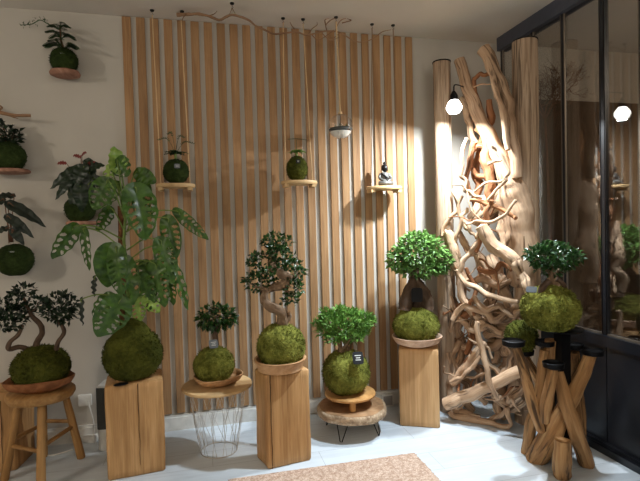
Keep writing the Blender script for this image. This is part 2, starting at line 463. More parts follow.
# ------------------------------------------------------------------ kokedama helpers
def kokedama(name, label, ctr, rx, rz, mat, seed, neck=0., tufts=900, group=None, tsize=.012, squash=-.85):
    t = thing(name, label, 'potted plant', (ctr[0], ctr[1], ctr[2]+squash*rz), group)
    m = MB(seed).ball(ctr, rx, rz, neck=neck, squash=squash); m.tufts(ctr, rx, rz, tufts, tsize); m.build('moss_ball', mat, t)
    return t
def fol(parent, mat, clusters, seed, ln, wd=None, dens=1., **kw):
    m = MB(seed)
    for (c, r, n) in clusters: m.foliage(c, r if isinstance(r, tuple) else (r, r, r), int(n*dens), ln, wd, **kw)
    return m.build('foliage', mat, parent, smooth='leaf')
def tagplate(parent, ctr, w, h, mat='tag', tilt=(0, 0, 0), name='plant_tag', prints=True):
    ctr = Vector(ctr); f = (CAM-ctr).normalized()+Vector(tilt); f.normalize()
    sd = Vector((0, 0, 1)).cross(f).normalized(); up = f.cross(sd); m = MB()
    pts = []
    for k in range(16):
        a = 2*PI*k/16; q = 1/max(abs(math.cos(a)), abs(math.sin(a)), .78)
        pts.append(ctr+sd*(w/2*q*math.cos(a)*.85)+up*(h/2*q*math.sin(a)*.85))
    a = [m.add(p+f*.002) for p in pts]; b = [m.add(p-f*.002) for p in pts]
    m.f.append(tuple(a)); m.f.append(tuple(b[::-1]))
    for k in range(16): m.f.append((a[k], b[k], b[(k+1) % 16], a[(k+1) % 16]))
    o = m.build(name, mat, parent, smooth=False)
    if prints:
        m = MB()
        for r_, ww in ((.16, .5), (.0, .34), (-.14, .42)):
            c = ctr+f*.0028+up*(h*r_)
            i = [m.add(c+sd*(sx*w*ww/2)+up*(sy*h*.03)) for sx, sy in ((-1, -1), (1, -1), (1, 1), (-1, 1))]; m.f.append(tuple(i))
        m.build('print', 'tagprint', o, smooth=False)
    return o
def bowl(name, label, ctr, r, h, mat, seed, wob=.0, th=.012, foot=.6, sx=1., sy=1., rot=0.):
    pr = [(r*foot*.96, 0), (r*foot, .003), (r*.86, h*.4), (r*.97, h*.8), (r, h), (r-th*.4, h+.003), (r-th, h), (r*.84, h*.55), (r*foot*.8, h*.3), (r*.1, h*.26)]
    m = MB(seed).lathe(pr, ctr, 40, wob, 3, sx, sy, rot)
    return tag(m.build(name, mat, loc=ctr), label, 'bowl')
V = Vector

# ------------------------------------------------------------------ tall block + monstera
def block(name, label, corners, h, mat, cracks=(), amp=.006):
    c = sum((V((q[0], q[1], 0)) for q in corners), V())/4
    t = thing(name, label, 'pedestal', c)
    MB(3).prism(corners, 0, h, .008, amp, 16).build('wood_block', mat, t)
    for (fa, ztop, zbot) in cracks:     # split running down the front face
        a, b = V((*corners[0], 0)), V((*corners[1], 0)); d = (b-a).normalized(); nrm = V((d.y, -d.x, 0))
        m = MB(int(fa*100)); N = 14; L, R_ = [], []
        for i in range(N+1):
            z = ztop+(zbot-ztop)*i/N; p = a.lerp(b, fa)+d*(.004*noise.noise(V((fa*9, 0, z*14)))); w = .0015*(1-.75*(i/N))+.0003
            L.append((p-d*w, z)); R_.append((p+d*w, z))
        fr = [[m.add((p+nrm*.0045).to_tuple()[:2]+(z,)) for p, z in S] for S in (L, R_)]
        bk = [[m.add((p-nrm*.01).to_tuple()[:2]+(z,)) for p, z in S] for S in (L, R_)]
        for i in range(N):
            m.f.append((fr[0][i], fr[0][i+1], fr[1][i+1], fr[1][i])); m.f.append((bk[0][i], bk[1][i], bk[1][i+1], bk[0][i+1]))
            m.f.append((fr[0][i], bk[0][i], bk[0][i+1], fr[0][i+1])); m.f.append((fr[1][i], fr[1][i+1], bk[1][i+1], bk[1][i]))
        m.build('crack', 'crack', t)
    return t
BH = .5
fl, fr_ = V((-.538, -.577)), V((-.249, -.544)); dn = V((-.031, .269)).normalized()*.24
block('wood_pedestal', 'tall cracked oak block under the big monstera', [fl, fr_, fr_+dn, fl+dn], BH, 'block', [(.56, .497, .06)])

YM = -.45
mc = at(133, 351, y=YM); mr = .155
mc.z = BH+.131
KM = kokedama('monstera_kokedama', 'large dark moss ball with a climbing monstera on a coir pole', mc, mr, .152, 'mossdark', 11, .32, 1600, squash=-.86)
pb = at(123, 324, y=YM); pt_ = at(121, 206, y=YM)
MB(5).tube([pb-V((0, 0, .06)), pb.lerp(pt_, .5), pt_], [.02, .018, .017], 12, 8, .15, 40).build('coir_pole', 'pole', KM)
MB(6).tube([at(127, 322, y=YM-.02), at(128, 280, y=YM-.03), at(124, 240, y=YM-.03), at(126, 205, y=YM-.02), at(122, 175, y=YM-.02)], [.012, .010, .008, .007, .004], 8, 6, .15, 30).build('stem', 'petiole', KM)
# (petiole start px, base px, tip px, width px, holes, depth offset, material)
ML = [((124, 210), (119, 172), (115, 146), 19, 0, -.03, 'monsteralt'),
      ((125, 212), (117, 160), (128, 176), 22, 3, -.05, 'monstera'),
      ((126, 212), (136, 172), (156, 182), 15, 0, -.02, 'monstera'),
      ((123, 214), (108, 180), (93, 210), 22, 4, -.06, 'monstera'),
      ((125, 215), (135, 187), (148, 240), 34, 5, -.10, 'monstera'),
      ((124, 218), (118, 183), (106, 205), 17, 3, .05, 'monstera'),
      ((124, 240), (75, 226), (53, 260), 18, 4, -.08, 'monstera'),
      ((124, 250), (84, 228), (88, 271), 9, 4, -.03, 'monstera'),
      ((124, 262), (112, 246), (108, 288), 30, 0, -.12, 'monstera'),
      ((126, 262), (116, 247), (120, 297), 19, 6, -.16, 'monstera'),
      ((127, 275), (125, 259), (135, 305), 20, 2, -.12, 'monstera'),
      ((128, 280), (139, 275), (152, 304), 22, 4, -.08, 'monstera'),
      ((126, 232), (167, 218), (177, 258), 18, 5, -.03, 'monstera'),
      ((127, 250), (160, 240), (174, 284), 20, 6, -.08, 'monstera'),
      ((126, 225), (176, 211), (208, 240), 12, 6, -.02, 'monstera'),
      ((128, 268), (155, 264), (163, 308), 22, 5, -.10, 'monstera'),
      ((128, 270), (172, 262), (190, 310), 11, 4, -.03, 'monstera'),
      ((127, 310), (121, 299), (98, 338), 32, 5, -.14, 'monstera'),
      ((127, 312), (113, 296), (92, 322), 22, 4, -.05, 'monstera'),
      ((127, 300), (82, 299), (81, 326), 5, 0, -.04, 'darkleaf'),
      ((127, 312), (145, 297), (160, 312), 14, 3, -.08, 'monsteralt'),
      ((126, 245), (95, 277), (93, 297), 6, 0, .02, 'darkleaf'),
      ((126, 215), (143, 182), (140, 222), 18, 5, .06, 'monstera'),
      ((126, 235), (110, 208), (98, 232), 14, 4, .02, 'monstera'), ((127, 290), (150, 280), (147, 312), 18, 5, -.02, 'monstera'),
      ((127, 262), (163, 246), (158, 276), 13, 4, .02, 'monsteralt'), ((126, 218), (110, 166), (106, 192), 12, 4, -.01, 'monsteralt'),
      ((127, 285), (168, 270), (172, 306), 14, 5, -.05, 'monstera'), ((127, 300), (136, 298), (140, 322), 15, 4, -.02, 'monsteralt'),
      ((127, 232), (138, 214), (156, 208), 12, 3, .03, 'monstera'), ((124, 304), (104, 302), (118, 330), 14, 3, -.02, 'monsteralt'),
      ((127, 270), (146, 262), (142, 292), 16, 4, .04, 'monstera')]
rl = random.Random(8)
for k, (s0, b0, t0, wpx, nh, off, mt) in enumerate(ML):
    y = YM+off; b, tp = at(*b0, y=y), at(*t0, y=y-.03*rl.uniform(.2, 1)); sc = m_per_px(b)
    face = (CAM-b).normalized()+V((rl.uniform(-.85, .85), 0, rl.uniform(-.2, .8)))
    m = MB(k); m.bigleaf(b, tp, wpx*sc*1.08, face, nh, .14, .22); lf = m.build('leaf', mt, KM, smooth='leaf')
    sv = at(*s0, y=YM-.02)
    mid = sv.lerp(b, .55)+V((0, -.02, .03))
    MB(k).tube([sv, mid, b, b.lerp(tp, .12)], [.0045, .004, .0032, .002], 6, 5).build('petiole', 'petiole', lf)
# flat oval tag lying on the block
tc = at(121, 384, z=BH+.004)
m = MB(1).lathe([(.02, 0), (.036, .001), (.038, .004), (.034, .007), (.01, .008)], V((tc.x, tc.y, BH)), 24, 0, 3, 1., .62, .3)
tag(m.build('oval_tag', 'tag', loc=(tc.x, tc.y, BH)), 'small black oval tag lying on the cracked oak block', 'tag')

# ------------------------------------------------------------------ stool with bark dish and triple-trunk ficus
SC_ = V((-.895, -.385, 0)); SH = .462
ST = thing('wooden_stool', 'round-topped teak stool holding the dark three-trunked bonsai', 'stool', SC_)
m = MB(2).lathe([(.13, SH-.05), (.155, SH-.045), (.166, SH-.028), (.164, SH-.008), (.155, SH), (.05, SH+.0005)], SC_, 40, .03, 2, 1.02, .95)
m.build('seat', 'stool', ST)
feet = [(-.852, -.585), (-1.083, -.405), (-.742, -.245), (-.965, -.165)]
tops = [(-.868, -.47), (-.99, -.42), (-.80, -.315), (-.915, -.29)]
for i, (f, q) in enumerate(zip(feet, tops)):
    m = MB(20+i).tube([V((*f, .002)), V((f[0]*.5+q[0]*.5, f[1]*.5+q[1]*.5, .21)), V((*q, SH-.03))], [.023, .021, .019], 12, 4, .06, 12)
    for k, p in enumerate(m.v): p.z = max(p.z, 0)
    m.build('leg', 'stool', ST)
def lp(i, z):
    t = z/(SH-.03); return V((feet[i][0]+(tops[i][0]-feet[i][0])*t, feet[i][1]+(tops[i][1]-feet[i][1])*t, z))
for a, b, z in ((0, 1, .185), (0, 2, .205), (2, 3, .235), (1, 3, .215)):
    MB(a*3+b).tube([lp(a, z), lp(b, z)], .0115, 8, 4, .06).build('stretcher', 'stool', ST)
bc = V((-.892, -.39, SH+.001))
bowl('bark_dish', 'wavy red-brown bark dish on the stool seat', bc, .172, .07, 'bark', 5, .07, .012, .5, 1.0, .82)
kc = V((-.888, -.39, SH+.125))
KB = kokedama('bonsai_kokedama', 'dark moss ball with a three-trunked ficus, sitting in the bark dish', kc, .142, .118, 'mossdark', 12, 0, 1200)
YB = -.39
def br(parent, pts, rad, y, mat='trunk', name='trunk', seed=0, amp=.18):
    P = [at(q[0], q[1], y=y+(q[2] if len(q) > 2 else 0)) for q in pts]; s = m_per_px(P[0])
    return MB(seed).tube(P, [r*s for r in rad], 9, 6, amp, 30).build(name, mat, parent)
br(KB, [(28, 350), (20, 347, -.03), (9, 349, -.05), (10, 342, -.06), (18, 335, -.05), (23, 325, -.03)], [q*.85 for q in (3, 3, 3, 2.6, 2.3, 1.5)], YB, 'trunkdark')
br(KB, [(35, 350), (37, 342), (42, 333), (40, 324), (32, 316), (27, 306), (23, 296)], [q*.85 for q in (4, 3.6, 3.2, 3, 2.6, 2, 1.2)], YB, 'trunkdark', seed=1)
br(KB, [(56, 350), (58, 342), (64, 333), (62, 326), (56, 319), (57, 312)], [q*.85 for q in (3, 2.6, 2.4, 2.2, 1.8, 1)], YB-.03, 'trunkdark', seed=2)
br(KB, [(28, 312), (36, 309), (38, 302)], [q*.85 for q in (1.2, .8, .6)], YB, 'trunkdark', name='branch', seed=3); br(KB, [(33, 316), (16, 318), (8, 314)], [q*.85 for q in (1.2, 1, .6)], YB, 'trunkdark', name='branch', seed=4)
s = m_per_px(kc)
def cl(px, py, rx, rz, n, y, ry=None):
    p = at(px, py, y=y); q = m_per_px(p); return (p, (rx*q, (ry or rx)*q, rz*q), n)
fol(KB, 'ficusdark', [cl(10, 318, 14, 12, 190, YB-.03, 12), cl(4, 310, 8, 10, 60, YB-.02), cl(24, 293, 10, 7, 70, YB), cl(16, 300, 7, 8, 50, YB), cl(37, 302, 4, 5, 22, YB),
                      cl(60, 307, 15, 14, 240, YB-.03, 13), cl(48, 311, 6, 7, 40, YB), cl(26, 310, 6, 5, 30, YB), cl(66, 316, 9, 6, 60, YB)], 3, .034, .019)

# block standing behind the stool, socket, cables, box
bk = block('dark_pedestal', 'brown wood block half hidden behind the stool', [(-1.32, -.335), (-1.055, -.30), (-1.03, -.08), (-1.30, -.11)], .445, 'block', [(.75, .4, .02)])
so = at(85, 400, y=-.004)
t = thing('wall_socket', 'white double socket plate low on the wall beside the stool', 'socket', so)
MB().prism([(so.x-.04, -.012), (so.x+.04, -.012), (so.x+.04, 0), (so.x-.04, 0)], so.z-.036, so.z+.036, .004, 0, 3).build('plate', 'white', t, smooth=False)
for dx in (-.02, .02): MB().lathe([(.004, -.002), (.014, -.002), (.014, .001), (.004, .001)], (0, 0, 0), 16).build('socket_face', 'greypanel', t).matrix_local = Matrix.Translation((dx, -.011, 0)) @ Matrix.Rotation(PI/2, 4, 'X')
ps = at(84, 441, z=.0)
t = thing('power_strip', 'white power strip lying on the floor by the wall', 'power strip', ps)
m = MB().prism([(-.09, -.028), (.09, -.028), (.09, .028), (-.09, .028)], .0, .042, .006, 0, 2); R_ = Matrix.Rotation(-.35, 3, 'Z')
m.v = [R_ @ p+ps for p in m.v]; m.build('body', 'white', t)
MB(2).tube([ps+V((.07, .0, .03)), ps+V((.12, .04, .006)), V((so.x+.06, -.06, .006)), V((so.x+.05, -.03, .12)), V((so.x+.02, -.02, so.z))], .004, 6, 8).build('cord', 'white', t)
tag(MB(3).tube([V((so.x-.05, -.13, .006)), V((so.x-.16, -.17, .006)), V((so.x-.26, -.11, .006)), V((so.x-.4, -.12, .006))], .004, 6, 8).build('loose_cable', 'white', loc=(so.x-.2, -.14, 0)), 'thin white cable lying on the floor behind the stool', 'cable')
t = thing('floor_box', 'white box with a dark grey side, tucked behind the cracked oak block', 'box', (-.56, -.19, 0))
m = MB().prism([(-.662, -.19), (-.45, -.23), (-.43, -.1), (-.642, -.06)], 0, .395, .008, 0, 3); m.build('body', 'white', t)
m = MB(); cc = [V((-.6635, -.1915, 0)), V((-.447, -.2325, 0)), V((-.427, -.0985, 0)), V((-.6435, -.0575, 0))]
m.prism(cc, .13, .383, .004, 0, 2); m.build('grey_panel', 'greypanel', t, smooth=False)

# ------------------------------------------------------------------ wire table
WT = V((.04, -.385, 0)); WH = .398
t = thing('wire_basket_table', 'round birch-topped side table on a white wire basket', 'side table', WT)
MB().lathe([(.20, WH-.016), (.204, WH-.013), (.205, WH-.006), (.201, WH), (.05, WH)], WT, 48).build('tabletop', 'birch', t)
m = MB()
def ring(r, z, th): m.tube([WT+V((r*math.cos(a*PI/14), r*math.sin(a*PI/14), z)) for a in range(29)], th, 5, 2)
ring(.165, WH-.02, .0028); ring(.105, .004, .0028)
for k in range(12):
    a0 = k*PI/6
    q = lambda a, r, z: WT+V((r*math.cos(a), r*math.sin(a), z))
    for d in (.5, -.5): m.tube([q(a0, .165, WH-.02), q(a0+d*PI/6*1.2, .140, .19), q(a0+d*PI/6*.6, .105, .004)], .0013, 5, 1)
    m.tube([q(a0+PI/12, .158, .30), q(a0+PI/4, .125, .10)], .0013, 5, 1)
m.build('wire_basket', 'wire', t)
bowl('carved_bowl', 'rough carved wooden bowl on the birch side table', V((.046, -.385, WH+.001)), .142, .055, 'bowl', 7, .06, .012, .55)
kc = V((.035, -.385, WH+.115)); kx = at(214, 360, y=-.385); kc.x = kx.x
K = kokedama('bonsai_kokedama', 'small moss ball with a bushy little ficus, in the carved bowl', kc, .116, .106, 'moss', 13, 0, 1300)
br(K, [(216, 345), (215, 335), (217, 325), (216, 316)], [3.4, 3, 2.6, 1.6], -.385, 'trunkdark'); br(K, [(217, 326), (226, 319), (229, 314)], [2, 1.4, .8], -.385, 'trunkdark', 'branch'); br(K, [(216, 325), (208, 318)], [1.6, .8], -.385, 'trunkdark', 'branch', 3)
fol(K, 'ficus', [cl(216, 317, 16, 11, 330, -.385, 15), cl(204, 321, 5, 6, 40, -.385), cl(230, 319, 6, 6, 50, -.385)], 5, .038, .02, up=-.1)
tagplate(K, at(213.5, 344, y=-.485), .06, .058, 'slate', (.2, 0, .3))

# ------------------------------------------------------------------ centre stump, bowl, S-trunk ficus
cs = [V((.289, -.696)), V((.541, -.656)), V((.499, -.500)), V((.246, -.541))]
block('oak_stump', 'tall oak stump with a split, standing at the edge of the rug', cs, .515, 'block', [(.1, .512, .0)])
CB = V((.385, -.60, .516))
bowl('turned_bowl', 'thick round wooden bowl on the split oak stump', CB, .148, .06, 'bowl', 8, .01, .016, .86)
kc = V((.385, -.60, .516+.127)); kc.x = at(281, 342, y=-.6).x
K = kokedama('bonsai_kokedama', 'moss ball with an S-curved ginseng ficus, in the thick round bowl', kc, .134, .128, 'moss', 14, 0, 1700)
YC = -.6
br(K, [(281, 330), (283, 317, -.02), (279, 310, -.04), (268, 305, -.04), (264, 298, -.02), (266, 291), (274, 287, .02), (283, 285, .01), (287, 278), (281, 272, -.02), (273, 268, -.02), (271, 260), (275, 252)], [6, 5, 5, 4.6, 4.4, 4, 4.2, 5, 5.4, 5, 4, 3, 2], YC, amp=.3)
br(K, [(283, 324), (290, 316), (284, 309)], [3, 2, 2], YC-.02, name='root', seed=4); br(K, [(268, 290), (258, 287), (252, 284)], [2.4, 1.8, 1], YC-.02, name='branch', seed=5)
br(K, [(285, 280), (294, 276), (300, 273)], [2.4, 1.6, 1], YC, name='branch', seed=6); br(K, [(283, 288), (290, 294), (292, 300)], [2, 1.4, .8], YC, name='branch', seed=7)
fol(K, 'ficus', [cl(277, 242, 15, 8, 170, YC, 13), cl(262, 261, 14, 8, 130, YC, 11), cl(256, 282, 13, 9, 130, YC, 11), cl(293, 271, 12, 11, 170, YC, 11), cl(284, 257, 10, 7, 90, YC),
                 cl(294, 289, 9, 9, 90, YC), cl(289, 300, 8, 5, 50, YC), cl(272, 275, 8, 7, 60, YC+.05), cl(276, 252, 8, 8, 70, YC), cl(268, 272, 6, 4, 30, YC-.06), cl(284, 266, 6, 4, 30, YC-.06)], 6, .029, .018, dens=1.05)

# ------------------------------------------------------------------ round log-slice stand, small footed stand, shrub ball
RC = V((.874, -.35, 0)); RH = .166
t = thing('log_slice_stand', 'bark-edged log slice on black hairpin legs', 'plant stand', RC)
m = MB(31).lathe([(.19, RH-.054), (.212, RH-.051), (.221, RH-.044), (.224, RH-.024), (.222, RH-.006), (.214, RH)], RC, 60, .025, 4)
m.build('log_slice', 'barkedge', t)
MB(31).lathe([(.205, RH-.002), (.206, RH+.0015), (.12, RH+.002), (.02, RH+.002)], RC, 60, .025, 4).build('slice_face', 'slice', t)
for a in (-2.25, -.75, .85, 2.4):
    f = RC+V((.185*math.cos(a), .185*math.sin(a), .003)); tv = V((-math.sin(a), math.cos(a), 0)); q = RC+V((.155*math.cos(a), .155*math.sin(a), RH-.052))
    MB().tube([q+tv*.04, f+tv*.006, f-tv*.006, q-tv*.04], .0032, 6, 1).build('hairpin_leg', 'black', t)
FC = V((.852, -.35, RH+.0025)); FH = .084; FC.x = at(350, 390, y=-.35).x
t = thing('footed_riser', 'small amber wooden riser with stubby feet on the log slice', 'plant stand', FC)
MB(9).lathe([(.145, FH-.026), (.158, FH-.02), (.163, FH-.008), (.158, FH), (.03, FH)], FC, 48).build('riser_top', 'amber', t)
for a in (-1.75, .35, 2.4):
    p = FC+V((.115*math.cos(a), .115*math.sin(a), 0)); MB().prism([(p.x-.016, p.y-.016), (p.x+.016, p.y-.016), (p.x+.016, p.y+.016), (p.x-.016, p.y+.016)], FC.z, FC.z+FH-.02, .003, 0, 2).build('foot', 'amber', t, smooth=False)
kc = V((.84, -.35, FC.z+FH+.126)); kc.x = at(346, 370, y=-.35).x
K = kokedama('shrub_kokedama', 'moss ball with a fine-leaved green shrub and black tag, on the amber riser', kc, .15, .145, 'moss', 15, 0, 1700)
YS = -.35; rs = random.Random(4)
for k in range(9):
    tx = 320+k*6.2; br(K, [(345+rs.uniform(-7, 7), 352), (340+(tx-345)*.35+5, 340), (tx, 322+abs(k-4)*1.2)], [1.6, 1.1, .5], YS+rs.uniform(-.04, .04), 'trunk', 'stem', k)
fol(K, 'shrub', [cl(331, 322, 12, 8, 230, YS, 13), cl(346, 319, 13, 8, 260, YS, 14), cl(362, 321, 11, 7, 200, YS, 12), cl(325, 330, 8, 6, 110, YS), cl(343, 331, 13, 8, 210, YS-.02, 12), cl(360, 330, 9, 6, 120, YS), cl(318, 325, 5, 4, 40, YS), cl(334, 338, 9, 5, 110, YS-.03), cl(354, 337, 9, 5, 110, YS-.03), cl(326, 314, 5, 4, 50, YS), cl(340, 312, 6, 4, 60, YS), cl(354, 314, 5, 4, 50, YS), cl(370, 322, 4, 3, 40, YS)], 7, .036, .011, up=.9, dens=1.9)
tagplate(K, at(358, 358, y=YS-.15), .078, .092, 'tag', (.15, 0, .35))

# ------------------------------------------------------------------ pale pedestal, shallow bowl, ficus
d = V((.226, -.112)).normalized(); p0 = V((1.19, -.377)); nb = V((-d.y, d.x))*.2
p1 = p0+d*.252
PH = .503
block('oak_pedestal', 'pale oak block with straight grain beside the driftwood screen', [p0, p1, p1+nb, p0+nb], PH, 'paleblock', [], .002)
PC = V(((p0+p1+nb).x/2+.0, 0, 0)); PC = V((1.345, -.345, PH+.001)); PC.x = at(417, 345, y=-.345).x
bowl('shallow_bowl', 'shallow pale wooden bowl on the pale oak block', PC, .163, .07, 'palebowl', 9, .015, .012, .42)
YP = -.345
kc = V((PC.x, YP, PH+.137)); kc.x = at(416, 322, y=YP).x
K = kokedama('bonsai_kokedama', 'moss mound with a round-crowned bright ficus, in the shallow pale bowl', kc, .150, .118, 'moss', 16, 0, 1500)
br(K, [(405, 310), (407, 298), (411, 288), (415, 276), (417, 264)], [6.5, 7, 6, 4, 2], YP, 'trunkdark'); br(K, [(427, 310), (426, 299), (421, 288), (416, 278), (420, 264)], [6.5, 7, 6, 4, 2], YP, 'trunkdark', 'trunk', 1)
br(K, [(416, 312), (416, 298), (416, 284), (417, 270)], [5, 5, 4, 2.5], YP+.02, 'trunkdark', 'trunk', 7); br(K, [(416, 278), (406, 266), (400, 258)], [2.4, 1.6, 1], YP, 'trunkdark', 'branch', 2); br(K, [(418, 276), (432, 264), (440, 256)], [2.4, 1.6, 1], YP, 'trunkdark', 'branch', 3)
fol(K, 'bright', [cl(420, 252, 24, 15, 520, YP, 24), cl(400, 259, 12, 12, 190, YP), cl(440, 261, 12, 11, 190, YP), cl(418, 241, 16, 8, 190, YP), cl(420, 268, 22, 8, 220, YP, 22)], 8, .035, .022, up=.0, dens=1.5)
tagplate(K, at(417, 295, y=YP-.075), .085, .11, 'tag', (.1, 0, -.1), prints=False)
sb = at(388, 398, y=-.04)
t = thing('socket_box', 'small grey floor socket box with white rim at the foot of the slats', 'socket box', (sb.x, -.03, .0))
MB().box(sb.x-.045, sb.x+.04, -.045, -.0155, .0, .085).build('rim', 'white', t, smooth=False); MB().box(sb.x-.036, sb.x+.031, -.048, -.045, .012, .078).build('cover', 'coverplate', t, smooth=False)

# ------------------------------------------------------------------ driftwood screen with two posts
def dy(px): return -.15-.39*(px-441)/84
def D(px, py, off=0.): return at(px, py, y=dy(px)-off*.75)
DS = thing('driftwood_screen', 'tall corner screen of tangled driftwood between two upright log posts', 'driftwood screen', (1.75, -.4, 0))
a = at(441.5, 63, y=-.24); b = V((a.x+.005, -.235, 0))
MB(1).tube([V((b.x, b.y, 0)), (a+b)/2, a], [.062, .059, .058], 18, 10, .07, 5).build('post', 'greypost', DS)
MB().lathe([(.02, 0), (.062, 0), (.062, .008), (.02, .008)], a, 24).build('post_cap', 'black', DS)
rp = at(525, 42, y=-.555); rr = 12.2*m_per_px(rp); rp0 = V((rp.x-.02, rp.y, 0))
MB(2).tube([rp0, rp0.lerp(rp, .5), rp], [rr*1.05, rr*1.02, rr], 20, 10, .06, 5).build('post', 'greypost', DS)
MB().lathe([(.02, 0), (rr*1.0, 0), (rr*1.0, .008), (.02, .008)], rp, 24).build('post_cap', 'black', DS)
DN = []
def dw(pts, rad, off=.0, mat='drift', amp=.22, seg=9, name='branch', freq=11):
    P = [D(q[0], q[1], off+(q[2] if len(q) > 2 else 0)) for q in pts]
    for p in P:
        p.z = max(p.z, .02); p.y = min(p.y, -.06); p.x = min(p.x, GX-.05)
    s = m_per_px(P[0]); k = len(DN); DN.append(1); rj = random.Random(k)
    Q, RR = [P[0]], [rad[0]]
    for i in range(1, len(P)):      # crooked growth between the traced points
        jr = (min(1.3, .33*rad[i]+.3) if seg < 14 else .8)*s
        Q.append(P[i-1].lerp(P[i], rj.uniform(.4, .6))+V((rj.gauss(0, jr), rj.gauss(0, jr), rj.gauss(0, jr)))); RR.append((rad[i-1]+rad[i])/2*rj.uniform(.85, 1.12))
        Q.append(P[i]); RR.append(rad[i])
    P, rad = Q, RR
    return MB(100+k).tube(P, [max(r, .5)*s for r in rad], max(seg, 11), 6, amp*(1.15 if seg < 14 else .8), freq, True).build(name, mat, DS)
dw([(459, 60), (467, 88), (477, 112), (488, 134), (500, 158), (510, 185), (517, 212), (521, 250), (522, 285)], [5.5, 6, 6.5, 7.5, 9, 12, 15, 15, 11], .1, amp=.2, seg=16, name='trunk', freq=7)
dw([(483, 49), (492, 66), (500, 84), (507, 104), (510, 124), (514, 150), (517, 178)], [6.5, 6.5, 7, 7, 6.5, 6, 5], .16, amp=.2, seg=14, name='trunk', freq=8)
dw([(487, 58), (496, 92), (505, 128), (508, 150)], [2.4, 2.6, 3, 2.6], .24)
dw([(478, 100), (474, 80), (480, 74), (490, 74), (498, 80)], [2, 2.2, 2.2, 2, 1.6], .1, 'driftred')
dw([(473, 87), (482, 84), (493, 83)], [.8, .8, .6], .2)
dw([(462, 98), (467, 118), (472, 136), (478, 150), (484, 168)], [3, 3.4, 3.4, 3.4, 3], .0)
dw([(488, 138), (485, 155), (489, 172), (489, 192), (487, 205)], [3.5, 5, 5, 5, 4], .14, 'driftred', .3)
dw([(474, 142), (470, 160), (466, 178), (470, 195)], [3, 3, 2.4, 2], .12, 'driftred')
dw([(476, 128), (484, 134), (492, 140), (488, 150), (478, 146), (472, 152)], [3, 3.6, 3.4, 3, 2.6, 2], .1, 'driftred', .3)
dw([(489, 100), (492, 118), (486, 132), (480, 146)], [3, 4, 4, 3], .05, 'driftred', .3)
dw([(467, 138), (462, 158), (461, 176), (465, 190), (474, 196), (482, 198)], [1.6, 2, 2, 2, 1.6, 1.2], .24)
dw([(489, 141), (497, 150), (504, 160), (509, 172), (506, 180), (496, 190), (488, 200)], [1.4, 1.6, 1.8, 1.8, 1.8, 1.6, 1.4], .3)
dw([(488, 164), (496, 161), (505, 158)], [1.6, 1.6, 1.3], .26)
dw([(474, 192), (484, 184), (498, 182), (507, 177)], [1, 1.2, 1.3, 1.2], .3)
dw([(470, 200), (482, 202), (494, 206), (508, 213), (516, 218)], [1.6, 2, 2.2, 2.4, 2], .28, 'driftred')
dw([(492, 200), (486, 212), (483, 226), (480, 240), (476, 252)], [2.4, 2.8, 2.8, 2.6, 2], .3, 'driftred')
dw([(516, 200), (506, 214), (492, 222), (476, 221), (466, 224)], [1.6, 1.8, 1.8, 1.6, 1], .32)
dw([(465, 222), (470, 232), (477, 238), (481, 228), (482, 218)], [1.6, 1.8, 2, 1.8, 1.4], .26)
# broad pale slab behind the twigs
dw([(475, 222), (488, 208), (502, 198), (514, 190)], [10, 13, 14, 10], .06, amp=.2, seg=14, name='slab')
dw([(506, 210), (504, 230), (510, 248), (516, 262)], [6, 8, 8, 6], .1, amp=.25, seg=12)
# left tangle by the post
for q in ([(452, 190), (458, 205), (462, 220), (456, 236), (452, 250)], [(445, 230), (452, 245), (460, 260), (458, 285)], [(462, 196), (456, 212), (447, 222), (442, 236)], [(468, 208), (462, 216), (466, 228), (472, 234)]):
    dw(q, [1.6, 2, 2.2, 2, 1.4][:len(q)], .16)
dw([(447, 232), (454, 250), (459, 270), (462, 288), (470, 306), (474, 322)], [5, 5.5, 5, 4.6, 4, 3.4], .14, seg=11)
dw([(479, 236), (473, 248), (463, 260), (460, 274), (470, 285), (486, 294), (502, 299), (518, 302)], [2, 2.4, 2.6, 2.8, 3, 2.8, 2.6, 2], .3)
dw([(482, 226), (492, 244), (506, 254), (517, 266), (525, 280), (530, 298)], [6, 6.6, 6.4, 5.6, 4.8, 4], .32, amp=.25, seg=12)
dw([(491, 256), (497, 274), (503, 290), (510, 306)], [6, 6, 6, 5], .1, amp=.12, seg=12, name='plank')
dw([(475, 250), (482, 270), (489, 290), (492, 310)], [3.8, 4, 4, 3.6], .08, amp=.12, seg=10, name='plank')
dw([(526, 272), (520, 288), (516, 306), (512, 324)], [4, 4, 4, 3.6], .12, amp=.12, seg=10, name='plank')
dw([(466, 268), (476, 288), (470, 304), (474, 316)], [2, 2.2, 2.2, 1.6], .22, 'driftred')
dw([(457, 270), (462, 296), (472, 312), (484, 324), (492, 330)], [3, 3.6, 4.2, 4.6, 4], .2, seg=10)
dw([(452, 320), (464, 306), (478, 310), (492, 320), (505, 314)], [2.6, 3, 3.4, 3.4, 2.6], .24)
dw([(470, 330), (484, 322), (500, 318), (514, 312)], [4, 5, 6, 6], .16, amp=.3, seg=12)
dw([(486, 336), (500, 332), (514, 330), (524, 338)], [4, 6, 7, 6], .14, amp=.35, seg=12)
dw([(446, 404), (462, 397), (482, 389), (502, 380), (522, 371)], [6.5, 6, 5.6, 5.8, 6], .3, amp=.1, seg=14, name='log')
dw([(481, 343), (477, 352), (470, 362), (462, 372), (453, 384)], [4, 4.6, 5, 5, 4], .24, seg=11)
dw([(450, 382), (462, 378), (472, 368), (480, 356)], [1.6, 2, 2, 1.6], .34)
dw([(478, 322), (480, 342), (484, 360), (489, 382), (498, 400)], [2.6, 3, 3, 2.8, 2.2], .34)
dw([(484, 352), (490, 366), (500, 374), (508, 368), (512, 352), (508, 338)], [2, 2.4, 2.6, 2.8, 3, 2.6], .26)
